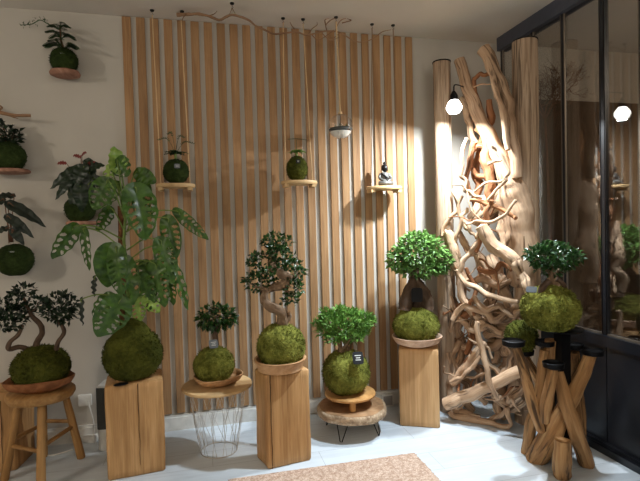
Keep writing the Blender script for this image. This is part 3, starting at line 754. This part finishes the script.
dw([(504, 330), (506, 350), (510, 368), (516, 384), (513, 402)], [6, 7.5, 8, 7.5, 6], .1, amp=.3, seg=12)
dw([(448, 352), (452, 372), (449, 390), (453, 408)], [4, 4, 3.6, 3], .12)
dw([(460, 340), (452, 356), (458, 372)], [3, 3.4, 2.6], .1)
dw([(450, 412), (460, 422), (474, 430), (492, 433), (508, 431), (511, 424), (507, 408)], [2.6, 3.6, 3.6, 3, 2.4, 2, 2], .22)
dw([(474, 430), (488, 422), (500, 416), (507, 408)], [2.4, 3, 3, 2.4], .2)
dw([(452, 400), (458, 414), (470, 424), (480, 430)], [3, 4, 4, 3], .16)
dw([(494, 394), (502, 402), (512, 408), (524, 400)], [4, 4.6, 5, 4.4], .16, seg=11)
dw([(508, 402), (516, 394), (524, 386)], [3, 3.6, 3], .24)
dw([(520, 412), (514, 404), (508, 398)], [1, 1.6, 2], .3)
for q, w_, o_, mt in (
    ([(480, 150), (476, 168), (480, 186), (476, 204), (482, 222)], 3.4, .03, 'driftred'), ([(497, 150), (494, 172), (499, 190), (494, 208)], 3.6, .02, 'driftred'),
    ([(470, 165), (478, 176), (488, 180), (498, 176)], 2.2, .08, 'driftred'), ([(458, 232), (470, 252), (484, 262), (494, 280), (490, 300)], 3.6, .1, 'drift'),
    ([(454, 262), (466, 280), (482, 278), (498, 286), (512, 280)], 3.2, .16, 'drift'), ([(450, 296), (460, 310), (456, 330), (462, 346), (456, 366)], 4, .05, 'drift'),
    ([(486, 300), (496, 312), (490, 330), (498, 346), (494, 362)], 4.4, .06, 'drift'), ([(512, 310), (520, 326), (514, 344), (522, 360), (518, 380)], 5, .04, 'drift'),
    ([(462, 346), (474, 340), (488, 346), (502, 342), (516, 350)], 3.4, .14, 'drift'), ([(468, 362), (480, 372), (478, 390), (486, 404)], 3.2, .1, 'drift'),
    ([(490, 384), (502, 392), (498, 408), (506, 420)], 4, .06, 'drift'), ([(456, 376), (468, 384), (466, 402), (474, 414)], 3.4, .05, 'drift'),
    ([(474, 296), (486, 310), (500, 306), (514, 316), (524, 310)], 2.4, .26, 'drift'), ([(458, 318), (472, 330), (488, 326), (502, 334)], 2.6, .22, 'drift'),
    ([(446, 246), (452, 268), (448, 290), (454, 312), (449, 336)], 3.4, .1, 'drift'), ([(496, 318), (508, 326), (520, 320)], 5.5, .1, 'drift'),
    ([(503, 366), (512, 376), (522, 392), (526, 410)], 5.5, .06, 'drift'), ([(478, 268), (490, 272), (500, 264), (512, 270)], 2.2, .24, 'driftred'),
    ([(470, 300), (464, 318), (472, 336), (466, 354)], 3.2, .16, 'driftred')):
    dw(q, [w_*(.75+.5*math.sin(PI*(i+.6)/len(q))) for i in range(len(q))], o_, mt, .3)
rd = random.Random(21)
for k in range(38):      # thin twisting twigs woven through the screen
    px, py = rd.uniform(452, 520), rd.uniform(190, 400); an = rd.uniform(0, 6.28); P = [(px, py)]
    o = rd.uniform(.05, .3)
    for j in range(rd.randint(3, 5)):
        an += rd.uniform(-.9, .9); px = min(524, max(444, px+11*math.cos(an))); py = min(415, max(185, py+11*math.sin(an))); P.append((px, py, rd.uniform(-.03, .03)))
    r0 = rd.uniform(.6, 1.5); dw(P, [r0*(1-.5*i/len(P)) for i in range(len(P))], o, rd.choice(['drift', 'drift', 'driftred']), .25, 7)

# hanging bulb
bp = at(454, 104, y=-.52)
t = thing('pendant_bulb', 'lit light bulb in a black socket hanging beside the round log post', 'lamp', bp)
MB().lathe([(.014, -.016), (.034, -.010), (.047, .012), (.048, .03), (.036, .055), (.019, .072), (.01, .074)], bp+V((0, 0, -.045)), 24).build('bulb', 'bulb', t)
MB().lathe([(.019, .0), (.026, .002), (.024, .03), (.014, .05), (.006, .06)], bp+V((0, 0, .022)), 20).build('lamp_socket', 'black', t)
cb = D(464, 92, .12)
MB().tube([bp+V((0, 0, .08)), bp+V((.01, -.0, .12)), cb+V((0, 0, .03)), cb], .004, 6, 6).build('cord', 'black', t)

# ------------------------------------------------------------------ log stand on the floor by the glass
LS = thing('branch_log_stand', 'stand of crossed brown branch logs topped with black cups', 'plant stand', (1.79, -1.09, 0))
def log(pts, rad, mat='log', name='log', seed=0, amp=.16):
    P = [V(p) for p in pts]; m = MB(seed).tube(P, rad, 14, 8, amp, 9)
    for p in m.v: p.z = max(p.z, 0)
    return m.build(name, mat, LS)
def L_(px, py, y): return at(px, py, y=y)
q = 1/191
log([at(536, 459, z=.005), L_(550, 436, -1.10), L_(563, 412, -1.13), L_(577, 385, -1.12), L_(591, 354, -1.10)], [11*q, 10.5*q, 8.5*q, 7.5*q, 6*q], seed=1)
log([at(587, 465, z=.005), L_(576, 432, -1.20), L_(566, 402, -1.21), L_(558, 372, -1.17)], [7.5*q, 7.5*q, 7*q, 5*q], seed=2)
log([at(562, 476, z=.004), L_(562, 460, -1.235), L_(563, 440, -1.24)], [8.5*q, 8.5*q, 7.5*q], seed=3, amp=.2)
log([at(527, 452, z=.005), L_(531, 425, -1.0), L_(540, 390, -1.02), L_(545, 350, -1.04)], [6*q, 6*q, 5.5*q, 5*q], seed=4)
log([L_(515, 346, -1.16), L_(524, 372, -1.15), L_(532, 402, -1.13), L_(541, 430, -1.10)], [4.5*q, 5*q, 5.5*q, 5*q], seed=5)
log([L_(553, 368, -1.21), L_(550, 386, -1.21), L_(546, 406, -1.19), L_(545, 422, -1.17)], [5*q, 5.2*q, 5.6*q, 4*q], seed=6)
log([at(580, 446, z=.005), L_(580, 410, -.98), L_(576, 380, -1.0), L_(574, 352, -1.02)], [6*q, 5.6*q, 5.4*q, 5*q], seed=7)
log([at(548, 450, z=.005), L_(549, 410, -1.0), L_(551, 340, -1.05)], [7*q, 6.5*q, 6*q], seed=8)
log([at(560, 452, z=.005), L_(554, 410, -.93), L_(523, 354, -.90)], [5*q, 5*q, 5*q], seed=9)
pm = at(563, 400, y=-1.09)
MB().box(pm.x-.028, pm.x+.028, pm.y-.028, pm.y+.028, 0, .722).build('centre_post', 'black', LS, smooth=False)
def cup(c, r, h=.024):
    MB().lathe([(r*.7, -.006), (r*.95, 0), (r, h), (r*.93, h+.002), (r*.88, h*.6), (r*.1, h*.55)], c, 24).build('cup', 'black', LS)
cup(L_(513.5, 345, -1.16), .056); cup(L_(553.5, 367, -1.21), .052); cup(L_(592.5, 354, -1.10), .058); cup(L_(545, 345, -1.04), .05); cup(L_(574, 348, -1.02), .05)
cup(L_(523, 354, -.90), .06)
bt = .722
MB().lathe([(.02, bt), (.10, bt), (.105, bt+.006), (.10, bt+.012), (.02, bt+.012)], V((pm.x, pm.y, 0)), 32).build('top_plate', 'black', LS)
YR = -1.09
kc = at(550, 309, y=YR); kc.z = bt+.012+.108
K = kokedama('bonsai_kokedama', 'wide moss ball with a dark ficus and slate tag, on the crossed-log stand', kc, .144, .126, 'moss', 17, 0, 2200, squash=-.86)
br(K, [(556, 296), (554, 284), (552, 275), (552, 266)], [7, 6, 4, 2.5], YR, 'trunk'); br(K, [(540, 294), (543, 287), (549, 281)], [3, 3.4, 3], YR-.03, 'trunkdark', 'root', 1); br(K, [(566, 292), (562, 284), (556, 279)], [2.6, 3, 2.6], YR-.02, 'trunkdark', 'root', 2)
br(K, [(552, 274), (540, 264), (534, 260)], [2, 1.4, .8], YR, 'trunk', 'branch', 3); br(K, [(554, 274), (566, 264), (572, 260)], [2, 1.4, .8], YR, 'trunk', 'branch', 4)
fol(K, 'ficus', [cl(552, 257, 22, 11, 420, YR, 22), cl(535, 256, 9, 9, 110, YR), cl(572, 258, 10, 8, 110, YR), cl(552, 268, 15, 6, 130, YR, 15), cl(552, 248, 14, 6, 120, YR, 14)], 9, .028, .019, up=.2)
tagplate(K, at(531.5, 289.5, y=YR-.075), .062, .036, 'slate', (-.5, 0, .5), prints=False)
kb = L_(521, 333, -.90); kb.z = L_(523, 354, -.90).z+.02+.08
kokedama('bare_moss_ball', 'smaller bare moss ball on a black cup behind the wide moss ball', kb, .088, .092, 'mossdark', 18, 0, 700)

# ------------------------------------------------------------------ wall shelves on the white wall
def fern(parent, base, seed, n, ln, mat='fern', spread=1., up=.6, name='frond'):
    r = random.Random(seed)
    for k in range(n):
        a = 2*PI*k/n+r.uniform(-.3, .3); d = V((math.cos(a)*spread, math.sin(a)*spread*.5-.1, up*r.uniform(.6, 1.4))).normalized(); L = ln*r.uniform(.8, 1.2)
        P = [V(base), V(base)+d*L*.5+V((0, 0, L*.12)), V(base)+d*L+V((0, 0, -L*.25))]
        for p in P: p.y = min(p.y, -.015)
        m = MB(seed+k).tube(P, [.002, .0016, .001], 5, 6); c, ts = catmull(P, 8)
        for i, p in enumerate(c[3:]):
            dd = (c[min(i+4, len(c)-1)]-c[i+2]).normalized(); sd = dd.cross(V((0, 0, 1))).normalized()
            w = L*.32*math.sin(PI*min(1, (i+2)/(len(c)-1)))**.7
            for sg in (1, -1): m.leaf(p, sd*sg+dd*.5, V((0, -.5, 1)), w, w*.45, .1, .25)
        m.build(name, mat, parent, smooth='leaf')
# top bark shelf + fern ball
s0 = at(65, 73, y=-.09)
tag(MB(41).lathe([(.06, -.022), (.08, -.016), (.085, -.004), (.078, .008), (.02, .008)], s0, 30, .05, 3, 1., .95).build('bark_shelf', 'barkpink', loc=s0), 'small reddish bark slice shelf high on the white wall', 'shelf')
kc = V((at(64, 60, y=-.09).x, -.092, s0.z+.008+.064))
K = kokedama('fern_kokedama', 'dark moss ball with layered fern fronds, on the reddish bark shelf', kc, .077, .075, 'mossdeep', 21, 0, 500, tsize=.008)
fern(K, kc+V((-.0, 0, .065)), 3, 9, .10, up=.35)
fern(K, kc+V((-.01, 0, .13)), 4, 9, .085, up=.4)
fern(K, kc+V((-.02, 0, .185)), 5, 7, .065, up=.4)
br(K, [(64, 50), (61, 40), (60, 27)], [1.2, .9, .6], -.09, 'stemred', 'stem')
br(K, [(60, 30), (48, 24), (40, 20), (32, 24), (20, 25)], [.6, .5, .5, .4, .3], -.06, 'fern', 'runner')
m = MB(2)
for px, py in ((44, 20), (40, 19), (36, 22), (31, 24), (28, 25), (22, 25), (34, 20), (46, 22)): m.foliage(at(px, py, y=-.06), (.012, .01, .012), 5, .016, .006)
m.build('runner_leaves', 'fern', K, smooth='leaf')
tagplate(K, at(62, 53.5, y=-.165), .045, .014, 'mossdeep', (0, 0, .4))
# left shelf with rounded plant, branch above
s1 = at(8, 171, y=-.09)
m = MB(42).lathe([(.10, -.014), (.118, -.010), (.12, .0), (.112, .008), (.02, .008)], s1, 30, .03, 3, 1., .72)
tag(m.build('wood_shelf', 'barkpink', loc=s1), 'thin wooden wall shelf below the bare branch', 'shelf')
kc = V((at(8, 155, y=-.1).x, -.1, s1.z+.008+.074))
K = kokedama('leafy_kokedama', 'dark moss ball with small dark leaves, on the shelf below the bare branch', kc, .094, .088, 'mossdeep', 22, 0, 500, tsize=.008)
for k, (px, py) in enumerate(((4, 128), (14, 132), (18, 137), (0, 134))): br(K, [(8, 146), ((8+px)/2, 138), (px, py)], [1, .8, .5], -.1, 'stemred', 'stem', k)
fol(K, 'ficusdark', [cl(3, 134, 9, 9, 60, -.1), cl(11, 137, 7, 6, 45, -.1), cl(18, 135, 4, 4, 12, -.1), cl(0, 128, 6, 5, 20, -.1), cl(8, 143, 6, 4, 20, -.1)], 31, .04, .022)
t = thing('wall_branch', 'bare forked branch mounted on the white wall', 'branch', at(0, 112, y=-.03))
P = [at(-22, 104, y=-.09), at(-4, 111, y=-.10), at(8, 114.5, y=-.10), at(19, 115.5, y=-.10), at(30.5, 115.5, y=-.10)]
MB(3).tube(P, [.012, .013, .010, .009, .0085], 9, 6, .2, 30).build('branch', 'branchbrown', t); MB(4).tube([P[1], at(2, 108, y=-.11), at(-1, 105, y=-.12)], [.008, .006, .004], 8, 5, .2, 30).build('fork', 'branchbrown', t)
MB(4).tube([P[2], at(13, 117, y=-.10), at(18, 118.5, y=-.11)], [.006, .004, .002], 8, 5, .2, 30).build('fork', 'branchbrown', t)
MB().tube([at(-4, 111, y=0), at(-4, 111, y=-.10)], .004, 6, 2).build('wall_peg', 'black', t)
# hanging alocasia ball
YA = -.106
kc = at(15, 260, y=YA)
K = kokedama('dark_leaf_kokedama', 'moss ball with large near-black drooping leaves, hung on the white wall', kc, .099, .095, 'mossdeep', 23, 0, 600, tsize=.008, squash=-.95)
MB().tube([V((kc.x, -.02, kc.z)), V((kc.x, 0, kc.z))], .02, 10, 2).build('wall_peg', 'black', K)
AL = [((12, 242), (8, 203), (46, 224), 13, -.06), ((11, 242), (7, 216), (34, 236), 11, -.1), ((13, 242), (12, 229), (24, 244), 10, -.12), ((10, 242), (4, 200), (-20, 206), 12, -.05), ((9, 243), (8, 228), (-10, 234), 8, -.1), ((10, 242), (14, 196), (-8, 195), 8, .02)]
for k, (s_, b_, t_, wp, o) in enumerate(AL):
    y = YA+o; b, tp = at(*b_, y=y), at(*t_, y=y-.02); sc = m_per_px(b)
    m = MB(k); m.bigleaf(b, tp, wp*sc*.95, V((0, -.8, .6)), 0, .25, .3, 16, 10, p0=.4, p1=.9); lf = m.build('leaf', 'darkleaf', K, smooth='leaf')
    MB(k).tube([at(*s_, y=YA), at(s_[0]*.5+b_[0]*.5, s_[1]*.5+b_[1]*.5, y=y), b, b.lerp(tp, .15)], [.0035, .003, .0025, .002], 6, 5).build('petiole', 'stemred', lf)
tagplate(K, at(12, 252, y=YA-.1), .05, .018, 'mossdeep', (0, 0, .5))
# anthurium on its shelf behind the monstera
YN = -.11
s2 = at(84, 222.5, y=-.09)
tag(MB(43).lathe([(.085, -.016), (.10, -.012), (.103, .0), (.096, .008), (.02, .008)], s2, 30, .03, 3, 1., .8).build('pink_shelf', 'barkpink', loc=s2), 'small pinkish wood shelf behind the monstera leaves', 'shelf')
kc = V((at(80, 208, y=YN).x, YN, s2.z+.008+.07))
K = kokedama('anthurium_kokedama', 'dark moss ball with red-flowered anthurium behind the monstera', kc, .086, .082, 'mossdeep', 24, 0, 500, tsize=.008)
AN = [((80, 168), (48, 187), 12), ((74, 176), (54, 199), 9), ((88, 168), (104, 164), 9), ((84, 166), (74, 186), 13), ((90, 172), (88, 200), 12), ((78, 182), (70, 208), 13), ((94, 178), (108, 190), 10), ((80, 186), (82, 212), 13), ((86, 160), (96, 172), 9)]
for k, (b_, t_, wp) in enumerate(AN):
    y = YN-.06-.012*(k % 4); b, tp = at(*b_, y=y), at(*t_, y=y-.02); sc = m_per_px(b)
    m = MB(k); m.bigleaf(b, tp, wp*sc*1.1, V((.2*math.sin(k*2), -.9, .4)), 0, .2, .25, 16, 10, p0=.4, p1=.9); lf = m.build('leaf', 'ficusdark', K, smooth='leaf')
    MB(k).tube([at(80, 198, y=YN), at((80+b_[0])/2, (194+b_[1])/2, y=y+.02), b], [.004, .003, .002], 6, 5).build('petiole', 'petiole', lf)
for k, (b_, t_, c_) in enumerate((((66, 163), (57, 163), (80, 190)), ((81, 157), (73, 155), (81, 190)), ((82, 155), (86, 152), (82, 190)), ((90, 166), (95, 161), (84, 190)), ((94, 166), (88, 162), (85, 190)))):
    b, tp = at(*b_, y=YN-.06), at(*t_, y=YN-.08)
    m = MB(k); m.bigleaf(b, tp, .035, V((.1, -.7, .7)), 0, .15, .2, 10, 8); fl_ = m.build('flower', 'redflower', K, smooth='leaf')
    MB(k).tube([at(*c_, y=YN), at((c_[0]+b_[0])/2, (c_[1]+b_[1])/2-4, y=YN-.04), b], [.003, .0025, .0018], 6, 5).build('flower_stem', 'stemred', fl_)

# ------------------------------------------------------------------ ceiling hooks, hanging branch, swing shelves, globe
hooks = []
HP = [(152, 10, 'straw rope of the swing shelf nearest the monstera'), (182, 11, 'end of the hanging branch'), (232, 3, 'twin cords of the hanging branch'), (283, 18, 'first rope of the middle swing shelf'), (303, 19, 'second rope of the middle swing shelf'),
      (336, 17, 'cord of the glass globe'), (372, 24, 'first rope of the statuette shelf'), (393, 25, 'second rope of the statuette shelf')]
for k, (px, py, wt) in enumerate(HP):
    p = at(px, py, z=H); hooks.append(p)
    t = thing('ceiling_hook', 'small black ceiling hook above the '+wt, 'hook', p, 'black hooks along the ceiling')
    MB().lathe([(.011, -.008), (.013, -.004), (.013, 0), (.005, 0)], p, 20).build('mount', 'black', t)
    MB().tube([p+V((0, 0, -.008)), p+V((0, 0, -.02)), p+V((.006, 0, -.026)), p+V((0, 0, -.032)), p+V((-.006, 0, -.028))], .0014, 6, 4).build('hook', 'black', t)
HB = thing('hanging_branch', 'long crooked branch hanging level just below the ceiling', 'branch', at(270, 30, y=-.24))
BP = [(177, 12.5, -.16), (186, 14.5, -.18), (197, 14, -.21), (208, 16, -.24), (219, 20, -.27), (226, 17, -.28), (232, 15, -.286), (241, 17, -.285), (250, 21, -.27), (256, 26, -.26), (265, 30, -.25), (274, 34, -.24), (285, 33, -.23), (297, 32, -.225), (306, 35, -.22), (317, 33, -.22), (327, 31, -.22), (338, 32, -.21), (346, 36, -.2), (354, 41, -.2), (364, 42, -.2), (374, 38, -.19), (382, 32, -.19), (391, 28, -.18)]
P = [at(a, b, y=c) for a, b, c in BP]
for p in P: p.z = min(p.z, H-.035)
rad = [.02, .017, .015, .013, .012, .012, .012, .012, .011, .010, .010, .010, .009, .009, .009, .008, .008, .008, .007, .006, .005, .005, .004, .003]
MB(7).tube(P, [q*.62 for q in rad], 9, 4, .25, 30).build('main_stem', 'branchbrown', HB)
TW = [[(297, 32), (292, 26), (290, 22)], [(308, 35), (312, 29), (317, 25), (317, 22)], [(327, 31), (326, 25), (331, 20), (336, 18)], [(335, 32), (338, 24), (342, 18), (346, 14)], [(342, 23), (348, 19), (351, 15), (347, 13)], [(326, 26), (325, 20), (329, 16)], [(312, 35), (318, 40), (326, 36), (334, 30)], [(340, 33), (333, 38), (328, 34)], [(322, 33), (330, 40), (340, 37)], [(186, 14), (183, 18), (182, 22)], [(208, 16), (214, 14), (217, 11)]]
m = None
for k, q_ in enumerate(TW):
    Q = [at(a, b, y=-.2-.02*i) for i, (a, b) in enumerate(q_)]
    for p in Q: p.z = min(p.z, H-.02)
    MB(k).tube(Q, [.004]+[.003]*(len(Q)-2)+[.0016], 6, 5, .2, 30).build('twig', 'branchbrown', HB)
def nearest(p): return min(P, key=lambda r_: (r_-p).length)
for j, dx in ((2, -.008), (2, .012)): MB().tube([hooks[j]+V((0, 0, -.03)), V((P[6].x+dx*2, P[6].y, P[6].z))], .0022, 6, 2).build('cord', 'ropegrey', HB)
MB().tube([hooks[1]+V((0, 0, -.03)), V((P[1].x, P[1].y, P[1].z))], .0022, 6, 2).build('cord', 'ropegrey', HB)
def swing(lab, xa, xb, z, y, h0, h1, rope, ax=None, bx=None):
    t = thing('swing_shelf', lab, 'shelf', ((xa+xb)/2, y, z), 'wooden swing shelves before the slats')
    m = MB(int(xa*100)); N = 10
    m.lathe([((xb-xa)/2-.006, -.024), ((xb-xa)/2, -.018), ((xb-xa)/2, -.006), ((xb-xa)/2-.005, 0), (.02, 0)], V(((xa+xb)/2, y, z)), 40, .02, 2, 1, .70).build('board', 'birch', t)
    for x_, hk in ((xa+.03, h0), (xb-.03, h1)):
        MB().box(x_-.014, x_+.014, y-.05, y+.05, z-.042, z-.022).build('batten', 'birch', t, smooth=False)
        MB(1).tube([V(hk)+V((0, 0, -.03)), V((x_, y, z-.024))], .0035, 7, 12, .25, 120).build('rope', rope, t)
    return t
def swingpos(pl, pr, py, y): return at(pl, py, y=y).x, at(pr, py, y=y).x, at((pl+pr)/2, py, y=y).z
xa, xb, z1_ = swingpos(156, 195, 184, -.14)
swing('swing shelf on straw ropes beside the monstera, carrying a moss ball', xa, xb, z1_, -.14, hooks[0], at(181, 15, z=H-.03), 'rope')
kc = V((at(176, 170, y=-.14).x, -.14, z1_+.076))
K = kokedama('tall_sprig_kokedama', 'dark moss ball with broad leaf cap and thin sprig, on the shelf by the monstera', kc, .078, .078, 'mossdeep', 25, 0, 600, tsize=.008, squash=-.92)
def caps(K, kc, seed, mt='ficus', n=11, L=.085):
    r = random.Random(seed)
    for k in range(n):
        a = 2*PI*k/n+r.uniform(-.2, .2); b = kc+V((0, 0, .118)); d = V((math.cos(a), math.sin(a)*.8, .42)).normalized()
        tp = b+d*L*r.uniform(.75, 1.1)+V((0, 0, -.03)); m = MB(k); m.bigleaf(b, tp, .042, V((d.x*.3, d.y*.3-.2, 1)), 0, .2, .2, 12, 8, p0=.4, p1=.9); m.build('leaf', mt, K, smooth='leaf')
    MB().tube([kc+V((0, 0, .07)), kc+V((0, 0, .12))], .008, 8, 2).build('stem', 'petiole', K)
caps(K, kc, 1, 'fern')
for k, (dx, hh) in enumerate(((-.05, .2), (-.02, .235), (.03, .215), (.06, .18))):
    Q = [kc+V((0, 0, .1)), kc+V((dx*.4, -.01, hh*.8)), kc+V((dx, -.02, hh)), kc+V((dx*1.9, -.03, hh-.012))]; m = MB(k).tube(Q, [.0018, .0014, .001, .0007], 5, 6)
    c, _ = catmull(Q, 4)
    for p in c[6:]: m.leaf(p, V((.3, -.3, .4)), V((0, -1, 0)), .014, .005); m.leaf(p, V((-.4, -.3, .3)), V((0, -1, 0)), .014, .005)
    m.build('sprig', 'fern', K, smooth='leaf')
tagplate(K, kc+V((.012, -.083, .025)), .04, .032, 'slate', (0, 0, .2))
xa, xb, z2_ = swingpos(281, 317, 181, -.155)
swing('swing shelf in the middle of the slats, carrying a moss ball', xa, xb, z2_, -.155, hooks[3], hooks[4], 'rope')
kc = V((at(297, 168, y=-.155).x, -.155, z2_+.078))
K = kokedama('short_sprig_kokedama', 'green moss ball with drooping leaves, on the middle swing shelf', kc, .07, .084, 'mossdark', 26, 0, 600, tsize=.008, squash=-.92)
caps(K, kc, 2, 'shrub', 9, .07)
m = MB().tube([kc+V((0, 0, .1)), kc+V((0, 0, .19))], .002, 5, 3); Q = [kc+V((-.06, -.02, .19)), kc+V((0, -.01, .195)), kc+V((.07, -.02, .187))]; m.tube(Q, .0016, 5, 5)
for p in catmull(Q, 5)[0]: m.leaf(p, V((.5, -.3, .15)), V((0, -.3, 1)), .02, .006)
m.build('sprig', 'fern', K, smooth='leaf')
tagplate(K, kc+V((-.005, -.072, .04)), .034, .03, 'tag', (0, 0, .2))
xa, xb, z3_ = swingpos(367, 401, 186.5, -.118)
swing('swing shelf at the bright end of the slats, carrying a statuette', xa, xb, z3_, -.118, hooks[6], hooks[7], 'ropegrey')
# seated buddha statuette
bs = V((at(385, 186, y=-.125).x, -.125, z3_+.001))
t = thing('seated_buddha', 'small silver and black seated buddha statuette on the swing shelf', 'statuette', bs)
m = MB(1)
m.lathe([(.04, 0), (.043, .006), (.038, .012)], bs, 24, 0, 3, 1.1, .8)
m.tube([bs+V((-.048, -.012, .022)), bs+V((-.02, -.034, .019)), bs+V((.02, -.034, .019)), bs+V((.048, -.012, .022))], [.014, .016, .016, .014], 10, 5, 0, capround=True)
m.lathe([(.034, .012), (.036, .03), (.030, .055), (.034, .078), (.030, .09), (.012, .098)], bs, 20, 0, 3, 1, .75)
for s_ in (-1, 1): m.tube([bs+V((.030*s_, 0, .085)), bs+V((.042*s_, -.008, .058)), bs+V((.028*s_, -.030, .040)), bs+V((.004*s_, -.036, .036))], [.0105, .010, .008, .007], 8, 5, 0, capround=True)
m.build('body', 'stone', t)
m = MB(2); m.tube([bs+V((0, 0, .09)), bs+V((0, 0, .104))], .010, 10, 2); m.ball(bs+V((0, -.002, .124)), .021, .025, 18, 12, 0, squash=-1)
for s_ in (-1, 1): m.ball(bs+V((.0215*s_, 0, .118)), .004, .012, 8, 6, 0, squash=-1)
m.ball(bs+V((0, -.023, .121)), .0035, .006, 8, 6, 0, squash=-1)
hd = m.build('head', 'stoneblk', t)
m = MB(3); m.ball(bs+V((0, .003, .131)), .0225, .022, 18, 10, .06, 30, squash=-.1); m.ball(bs+V((0, .003, .157)), .011, .013, 12, 8, .06, 30, squash=-1); m.build('hair', 'stoneblk', hd)
m = MB(4)
m.tube([bs+V((-.030, -.012, .088)), bs+V((-.008, -.031, .066)), bs+V((.020, -.032, .046))], [.005, .006, .005], 8, 5); m.build('sash', 'stoneblk', t)
# glass globe
gy = -.2; gc = at(340.5, 126.5, y=gy); gr = 12.3*m_per_px(gc)
t = thing('glass_globe', 'clear hanging glass globe with white sand and a dark band', 'hanging planter', gc)
pr = [(gr*math.sin(a), -gr*math.cos(a)) for a in [PI*i/18 for i in range(1, 18)]]
MB().lathe(pr, gc, 36).build('glass', 'globe', t)
pr = [(gr*.96*math.sin(a), -gr*.96*math.cos(a)) for a in [PI*i/20 for i in range(1, 8)]]; MB().lathe(pr+[(.01, pr[-1][1]+.004)], gc, 32).build('sand', 'sand', t)
MB(3).lathe([(gr*.93, -gr*.36), (gr*.965, -gr*.28), (gr*.965, -gr*.2), (gr*.9, -gr*.14), (.01, -gr*.13)], gc, 32).build('gravel_band', 'greypanel', t)
MB(5).foliage(gc+V((0, 0, -gr*.02)), (gr*.5, gr*.5, gr*.12), 18, .02, .008).build('air_plant', 'fern', t, smooth='leaf')
MB().lathe([(.012, 0), (.014, .004), (.012, .016), (.004, .018)], gc+V((0, 0, gr*.985)), 16).build('cap', 'rope', t)
MB(6).tube([hooks[5]+V((0, 0, -.03)), gc+V((0, 0, gr*.985+.014))], .006, 7, 40, .35, 90).build('rope', 'rope', t)

# ------------------------------------------------------------------ bare twigs standing behind the glass
tb = at(545, 120, y=-.12); TB = V((tb.x, tb.y, 0))
m = MB(77); m.tube([TB+V((0, 0, 0)), TB+V((.03, .0, .9)), TB+V((0, -.02, 1.7)), V(tb)], [.016, .013, .010, .008], 8, 6, .2, 20)
def grow(p, d, L, r_, lv):
    q = p+d*L; q.y = max(min(q.y, -.05), -.6); q.x = max(q.x, GX+.1); q.z = min(q.z, H-.03); mid = p.lerp(q, .5)+V((m.r.gauss(0, .02), m.r.gauss(0, .02), m.r.gauss(0, .02)))
    mid.y = min(mid.y, -.05); mid.x = max(mid.x, GX+.09)
    m.tube([p, mid, q], [r_, r_*.8, r_*.6], 5, 3)
    if lv:
        for _ in range(3):
            d2 = (d+V((m.r.gauss(0, .6), m.r.gauss(0, .5), m.r.gauss(0, .5)))).normalized(); grow(p.lerp(q, m.r.uniform(.5, 1)), d2, L*.7, r_*.62, lv-1)
for k in range(5): grow(V(tb), V((m.r.gauss(0, .7), m.r.gauss(0, .5), .8)).normalized(), .2, .006, 4)
tag(m.build('bare_twig_branch', 'stemred', loc=TB), 'bare twiggy branch standing in the dim room behind the glass', 'branch')

# ------------------------------------------------------------------ light
def lamp(name, kind, loc, power, color, **kw):
    l = bpy.data.lights.new(name, kind); l.energy = power; l.color = color
    for k, v in kw.items(): setattr(l, k, v)
    o = bpy.data.objects.new(name, l); COL.objects.link(o); o.location = loc; return o
b = lamp('bulb_light', 'AREA', bp+V((0, 0, -.066)), 30, (.88, .95, 1.0), shape='DISK', size=.055)
b.rotation_euler = (math.radians(4), math.radians(8), 0)
lamp('room_lamp', 'POINT', (-3.9, -3.1, 2.35), 84, (1, .92, .81), shadow_soft_size=.02)
lamp('front_fill', 'POINT', (.6, -4.4, 2.3), 54, (1, .91, .79), shadow_soft_size=.3)  # unseen soft fill behind the camera, added for general frontal light
lamp('back_room_fill', 'POINT', (3.3, -2.6, 2.45), 26, (1, .87, .72), shadow_soft_size=.1)  # unseen light added to brighten the room seen through the glass
sp_ = lamp('fill_spot', 'SPOT', (1.6, -1.15, 2.6), 250, (.76, .89, 1.0), shadow_soft_size=.05, spot_size=math.radians(78), spot_blend=1.0)  # unseen cool spot added to brighten pedestals, log stand, lower slats and floor
sp_.rotation_euler = (V((.95, -.6, 0))-V((1.6, -1.15, 2.6))).to_track_quat('-Z', 'Y').to_euler()
w = bpy.data.worlds.new('World'); C.world = w; w.use_nodes = True
w.node_tree.nodes['Background'].inputs[0].default_value = (.5, .45, .4, 1); w.node_tree.nodes['Background'].inputs[1].default_value = .02

# ------------------------------------------------------------------ camera
cam = bpy.data.cameras.new('camera'); co = bpy.data.objects.new('camera', cam); COL.objects.link(co)
cam.sensor_fit = 'HORIZONTAL'; cam.sensor_width = 36; cam.lens = FPX/640*36; cam.clip_start = .05
mw = Matrix((RT, UP, -FW)).transposed().to_4x4(); mw.translation = CAM; co.matrix_world = mw
C.camera = co
vs = C.view_settings
C.display_settings.display_device = 'sRGB'
vs.view_transform = 'Standard'; vs.look = 'None'; vs.gamma = 1; vs.exposure = .2; vs.use_curve_mapping = False
